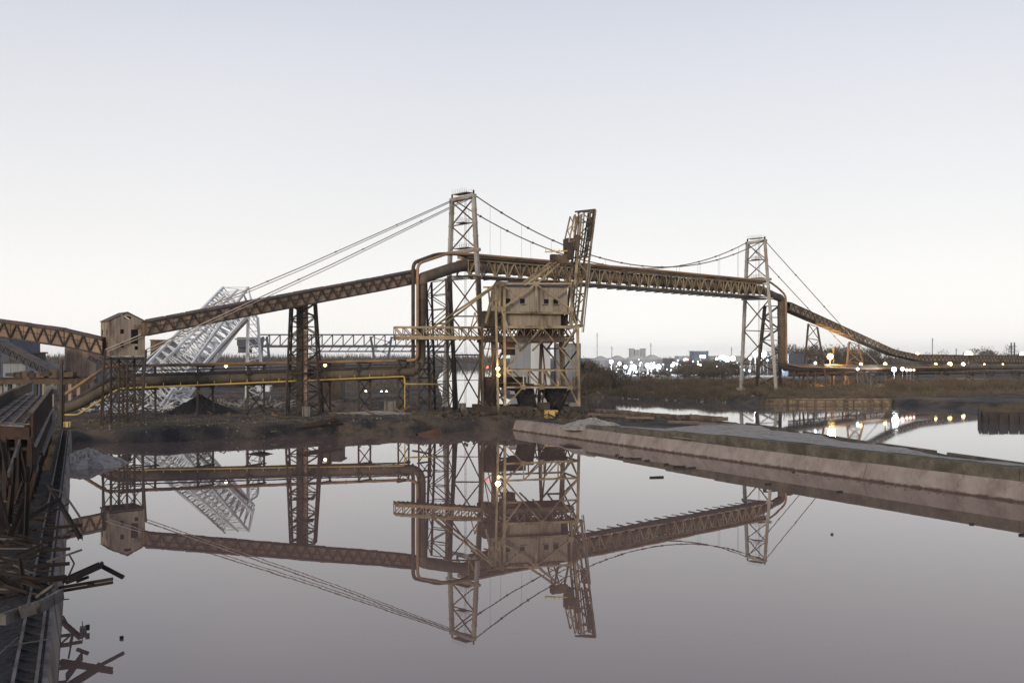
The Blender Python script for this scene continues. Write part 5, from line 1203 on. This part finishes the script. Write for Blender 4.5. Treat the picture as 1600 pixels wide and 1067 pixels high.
brush('brush', 'taller bare brush at the left end of the far bank', rpx(903, 955, 335, 390), 30000, 2.5, 6.5, 'bush', 2, .11)
brush('brush', 'low brush around the pipe rack beyond the river', rpx(1200, 1660, 283, 420), 60000, .4, 1.3, 'bush', 3, .1)
brush('brush', 'dense dark hedge of brush in front of the pipe rack at right', rpx(1385, 1720, 312, 345), 90000, 1.6, 3.3, 'bush', 4, .11, .25)
brush('dry_grass', 'dry reeds on top of the sheet pile point at the right edge', rbox(100, 170, 204, 236), 40000, .5, 1.9, 'bush', 5, .035, .3)
brush('dry_grass', 'tawny dry grass along the upper pond bank', rpx(110, 480, 164, 184), 4000, .15, .55, 'grass', 6, .045)
brush('dry_grass', 'greenish weeds on the pond bank', rpx(112, 330, 158, 168), 2000, .12, .4, 'greengrass', 7, .05)
brush('dry_grass', 'tufts of dry grass around the yard', rpx(120, 690, 185, 330), 11000, .15, .8, 'grass', 8, .05)
brush('dry_grass', 'sparse weeds along the crane quay', rpx(640, 900, 186, 196), 5000, .1, .5, 'grass', 9, .03)
brush('dry_grass', 'weeds between trestle and wharf wall', lambda rg: (lambda Y: (TX(Y, rg.uniform(-3.7, -2.4)), Y))(rg.uniform(100, 158)), 2500, .3, 1.1, 'grass', 10, .03)
brush('brush', 'dark brush on the left mainland river bank', rpx(500, 700, 330, 900), 9000, .8, 3., 'bush', 11, .15)
brush('far_wood', 'far wooded horizon behind the left yard', rpx(-300, 770, 1650, 1800), 26000, 9, 19, 'tree', 12, .7, .2)
brush('far_wood', 'far wooded horizon behind the right bank', rpx(1000, 2200, 1300, 1500), 26000, 6, 12, 'tree', 13, .6, .2)

# ------------------------------------------------------------------ town across the river
rg = random.Random(4)
for i, (a, b) in enumerate(((927, 955), (953, 982), (980, 1012), (1010, 1035))):
    shed(('first', 'second', 'third', 'fourth')[i]+' from the left of the pale gable roofed warehouses in the town', a, b, 563-i*.6, 580, 700, 26, 'town', 'townroof', 'warehouse', 'warehouse', gable=3.2, wins=3)
for i, (a, b, t) in enumerate(((984, 991, 545), (992, 1000, 547), (1002, 1009, 545))):
    shed(('left', 'middle', 'right')[i]+' block of the pale tower group on the town skyline', a, b, t, 565, 900, 8, 'townroof', 'townroof', 'tower_block', 'building', wins=0)
shed('blue grey flat roofed building among the town lights', 1084, 1107, 549, 582, 620, 16, 'bluesteel', 'silo', 'flat_building', 'building', wins=4)
shed('low blue grey building right of the flat roofed one', 1060, 1084, 557, 582, 640, 14, 'silo', 'silo', 'flat_building', 'building', wins=3)
shed('long pale shed behind the right tower', 1110, 1160, 557, 580, 660, 14, 'townroof', 'townroof', 'long_shed', 'building', wins=5)
shed('dark low plant building right of the right tower', 1232, 1262, 553, 580, 520, 14, 'bluesteel', 'bluesteel', 'plant_building', 'building', wins=4)
for (x, y0, Y, lab) in ((1017, 536, 700, 'thin mast on the town skyline right of the tower blocks'), (956, 541, 760, 'thin mast on the town skyline left of the tower blocks'), (1143, 542, 640, 'pole left of the right suspension tower'), (1457, 528, 900, 'tall thin chimney on the right horizon'), (933, 450+70, 720, 'slender far mast just right of the unloader'), (1494, 544, 900, 'short pole on the right horizon')):
    p_ = P(x, y0, Y); o = T('mast', lab, 'mast', (p_.x, p_.y, 2)); mem(o, 'pole', Vector((p_.x, p_.y, 1)), p_, Y*.0007, 'silo'); mem(o, 'crossarm', p_+Vector((-1.2, 0, -2)), p_+Vector((1.2, 0, -2)), .2, 'silo')
o = T('pylon', 'twin legged power pylon on the right horizon', 'pylon', P(1582, 557, 900))
for x in (1580, 1585): mem(o, 'leg', P(x, 560, 900), P(x, 535, 900), .9, 'bluesteel')
mem(o, 'crossarm', P(1577, 541, 900), P(1588, 541, 900), .6, 'bluesteel')
o = T('mast', 'short pole leaning beside the orange floodlight', 'mast', P(1302, 600, 350)); mem(o, 'pole', P(1303, 600, 350), P(1301.5, 541, 350), .35, 'rust'); mem(o, 'float', P(1301.6, 548, 350), P(1301.4, 543, 350), .7, 'rust')
# town lamps; the random first batch is added to make the town's glare
k = 0
rq = random.Random(14)
tl = [(rq.uniform(942, 1165), rq.uniform(561, 584), rq.uniform(.18, .5)) for _ in range(46)]+[(955, 565, 1.3), (968, 569, 1.2), (977, 573, 1.2), (977, 583.5, .9), (983, 583, .9), (990, 574, 1.9), (984, 580, 1.1), (994, 581, .8), (1012, 571, 1.6), (1018, 572.5, 1.9), (1029, 573, 1.6), (1042, 577, .4), (1050, 571, 1.1), (1053, 568, .9), (1058, 568.5, .8), (1062, 571, .9), (1048, 578, .5), (1076, 569, .6), (1077, 577, .5), (1100, 557, 1.1), (1095, 556.5, .9), (1128, 560, 2.2), (1136, 561, 2.0), (1145, 560, 1.6), (1162, 578, .8), (1171, 579, .7), (1120, 561, 1.0), (1070, 562, .9), (1180, 553, 1.6), (1193, 553, 2.0), (1199, 562, .8), (1188, 562.5, .7)]
lights_at = {46: 60000, 51: 90000, 54: 90000, 60: 50000, 73: 120000, 74: 90000}
for (x, y, r) in tl:
    Y = 560 if x < 1110 else 540
    if k < 46: Y = rq.uniform(470, 580)
    lamp(x, y, Y, r*.85, ('lampwhite', 'lampcool', 'lampwhite')[k % 3], 'bright white lamp among town lamps and added glare lamps across the river', True, 'white lamps of the town across the river', name='street_glare_lamp', light=lights_at.get(k, 0), col=(.8, .9, 1)); k += 1
for x, y in ((1073, 562.5), (1172, 560)): lamp(x, y, 545, .9, 'lamppink', 'pinkish town lamp among the white ones '+('beside the flat roofed building' if x < 1100 else 'behind the right tower'), True)
for x, y in ((1140, 579), (1091, 569)): lamp(x, y, 500, .4, 'lampwarm', 'faint orange lamp in the brush '+('left of the right tower' if x > 1100 else 'below the flat roofed building'), True)
lamp(1274, 567, 330, .45, 'lampcool', 'small greenish white lamp right of the vertical duct beyond the river', True)
for i, (x, y) in enumerate(((508, 571), (572, 611), (596, 612), (604, 612))): lamp(x, y, 330 if y > 600 else 240, .4, 'lampwarm', ('amber lamp on the dark shed', 'amber lamp low in the yard left of the slim bent', 'amber lamp in the yard right of the slim bent', 'second amber lamp right of the slim bent')[i], y > 600)
box_ = shed('small white van body parked beyond the trestles at centre left', 401, 421, 604, 614, 330, 2.2, 'white', 'white', 'parked_truck', 'van')

# ------------------------------------------------------------------ haze
hz = bpy.data.materials.new('haze'); hz.use_nodes = True; n = hz.node_tree.nodes; n.clear()
pv = n.new('ShaderNodeVolumePrincipled'); pv.inputs['Color'].default_value = (.95, .97, 1, 1); pv.inputs['Density'].default_value = .00007; pv.inputs['Anisotropy'].default_value = .3
mo = n.new('ShaderNodeOutputMaterial'); hz.node_tree.links.new(pv.outputs[0], mo.inputs['Volume'])
M['haze'] = hz
if M['haze']:
    v = [(x, y, z) for z in (-3, 75) for x, y in ((-4600, -80), (5100, -80), (5100, 6600), (-4600, 6600))]
    o = meshobj(None, 'haze', v, [(3, 2, 1, 0), (4, 5, 6, 7), (0, 1, 5, 4), (1, 2, 6, 5), (2, 3, 7, 6), (3, 0, 4, 7)], 'haze'); tag(o, kind='stuff')
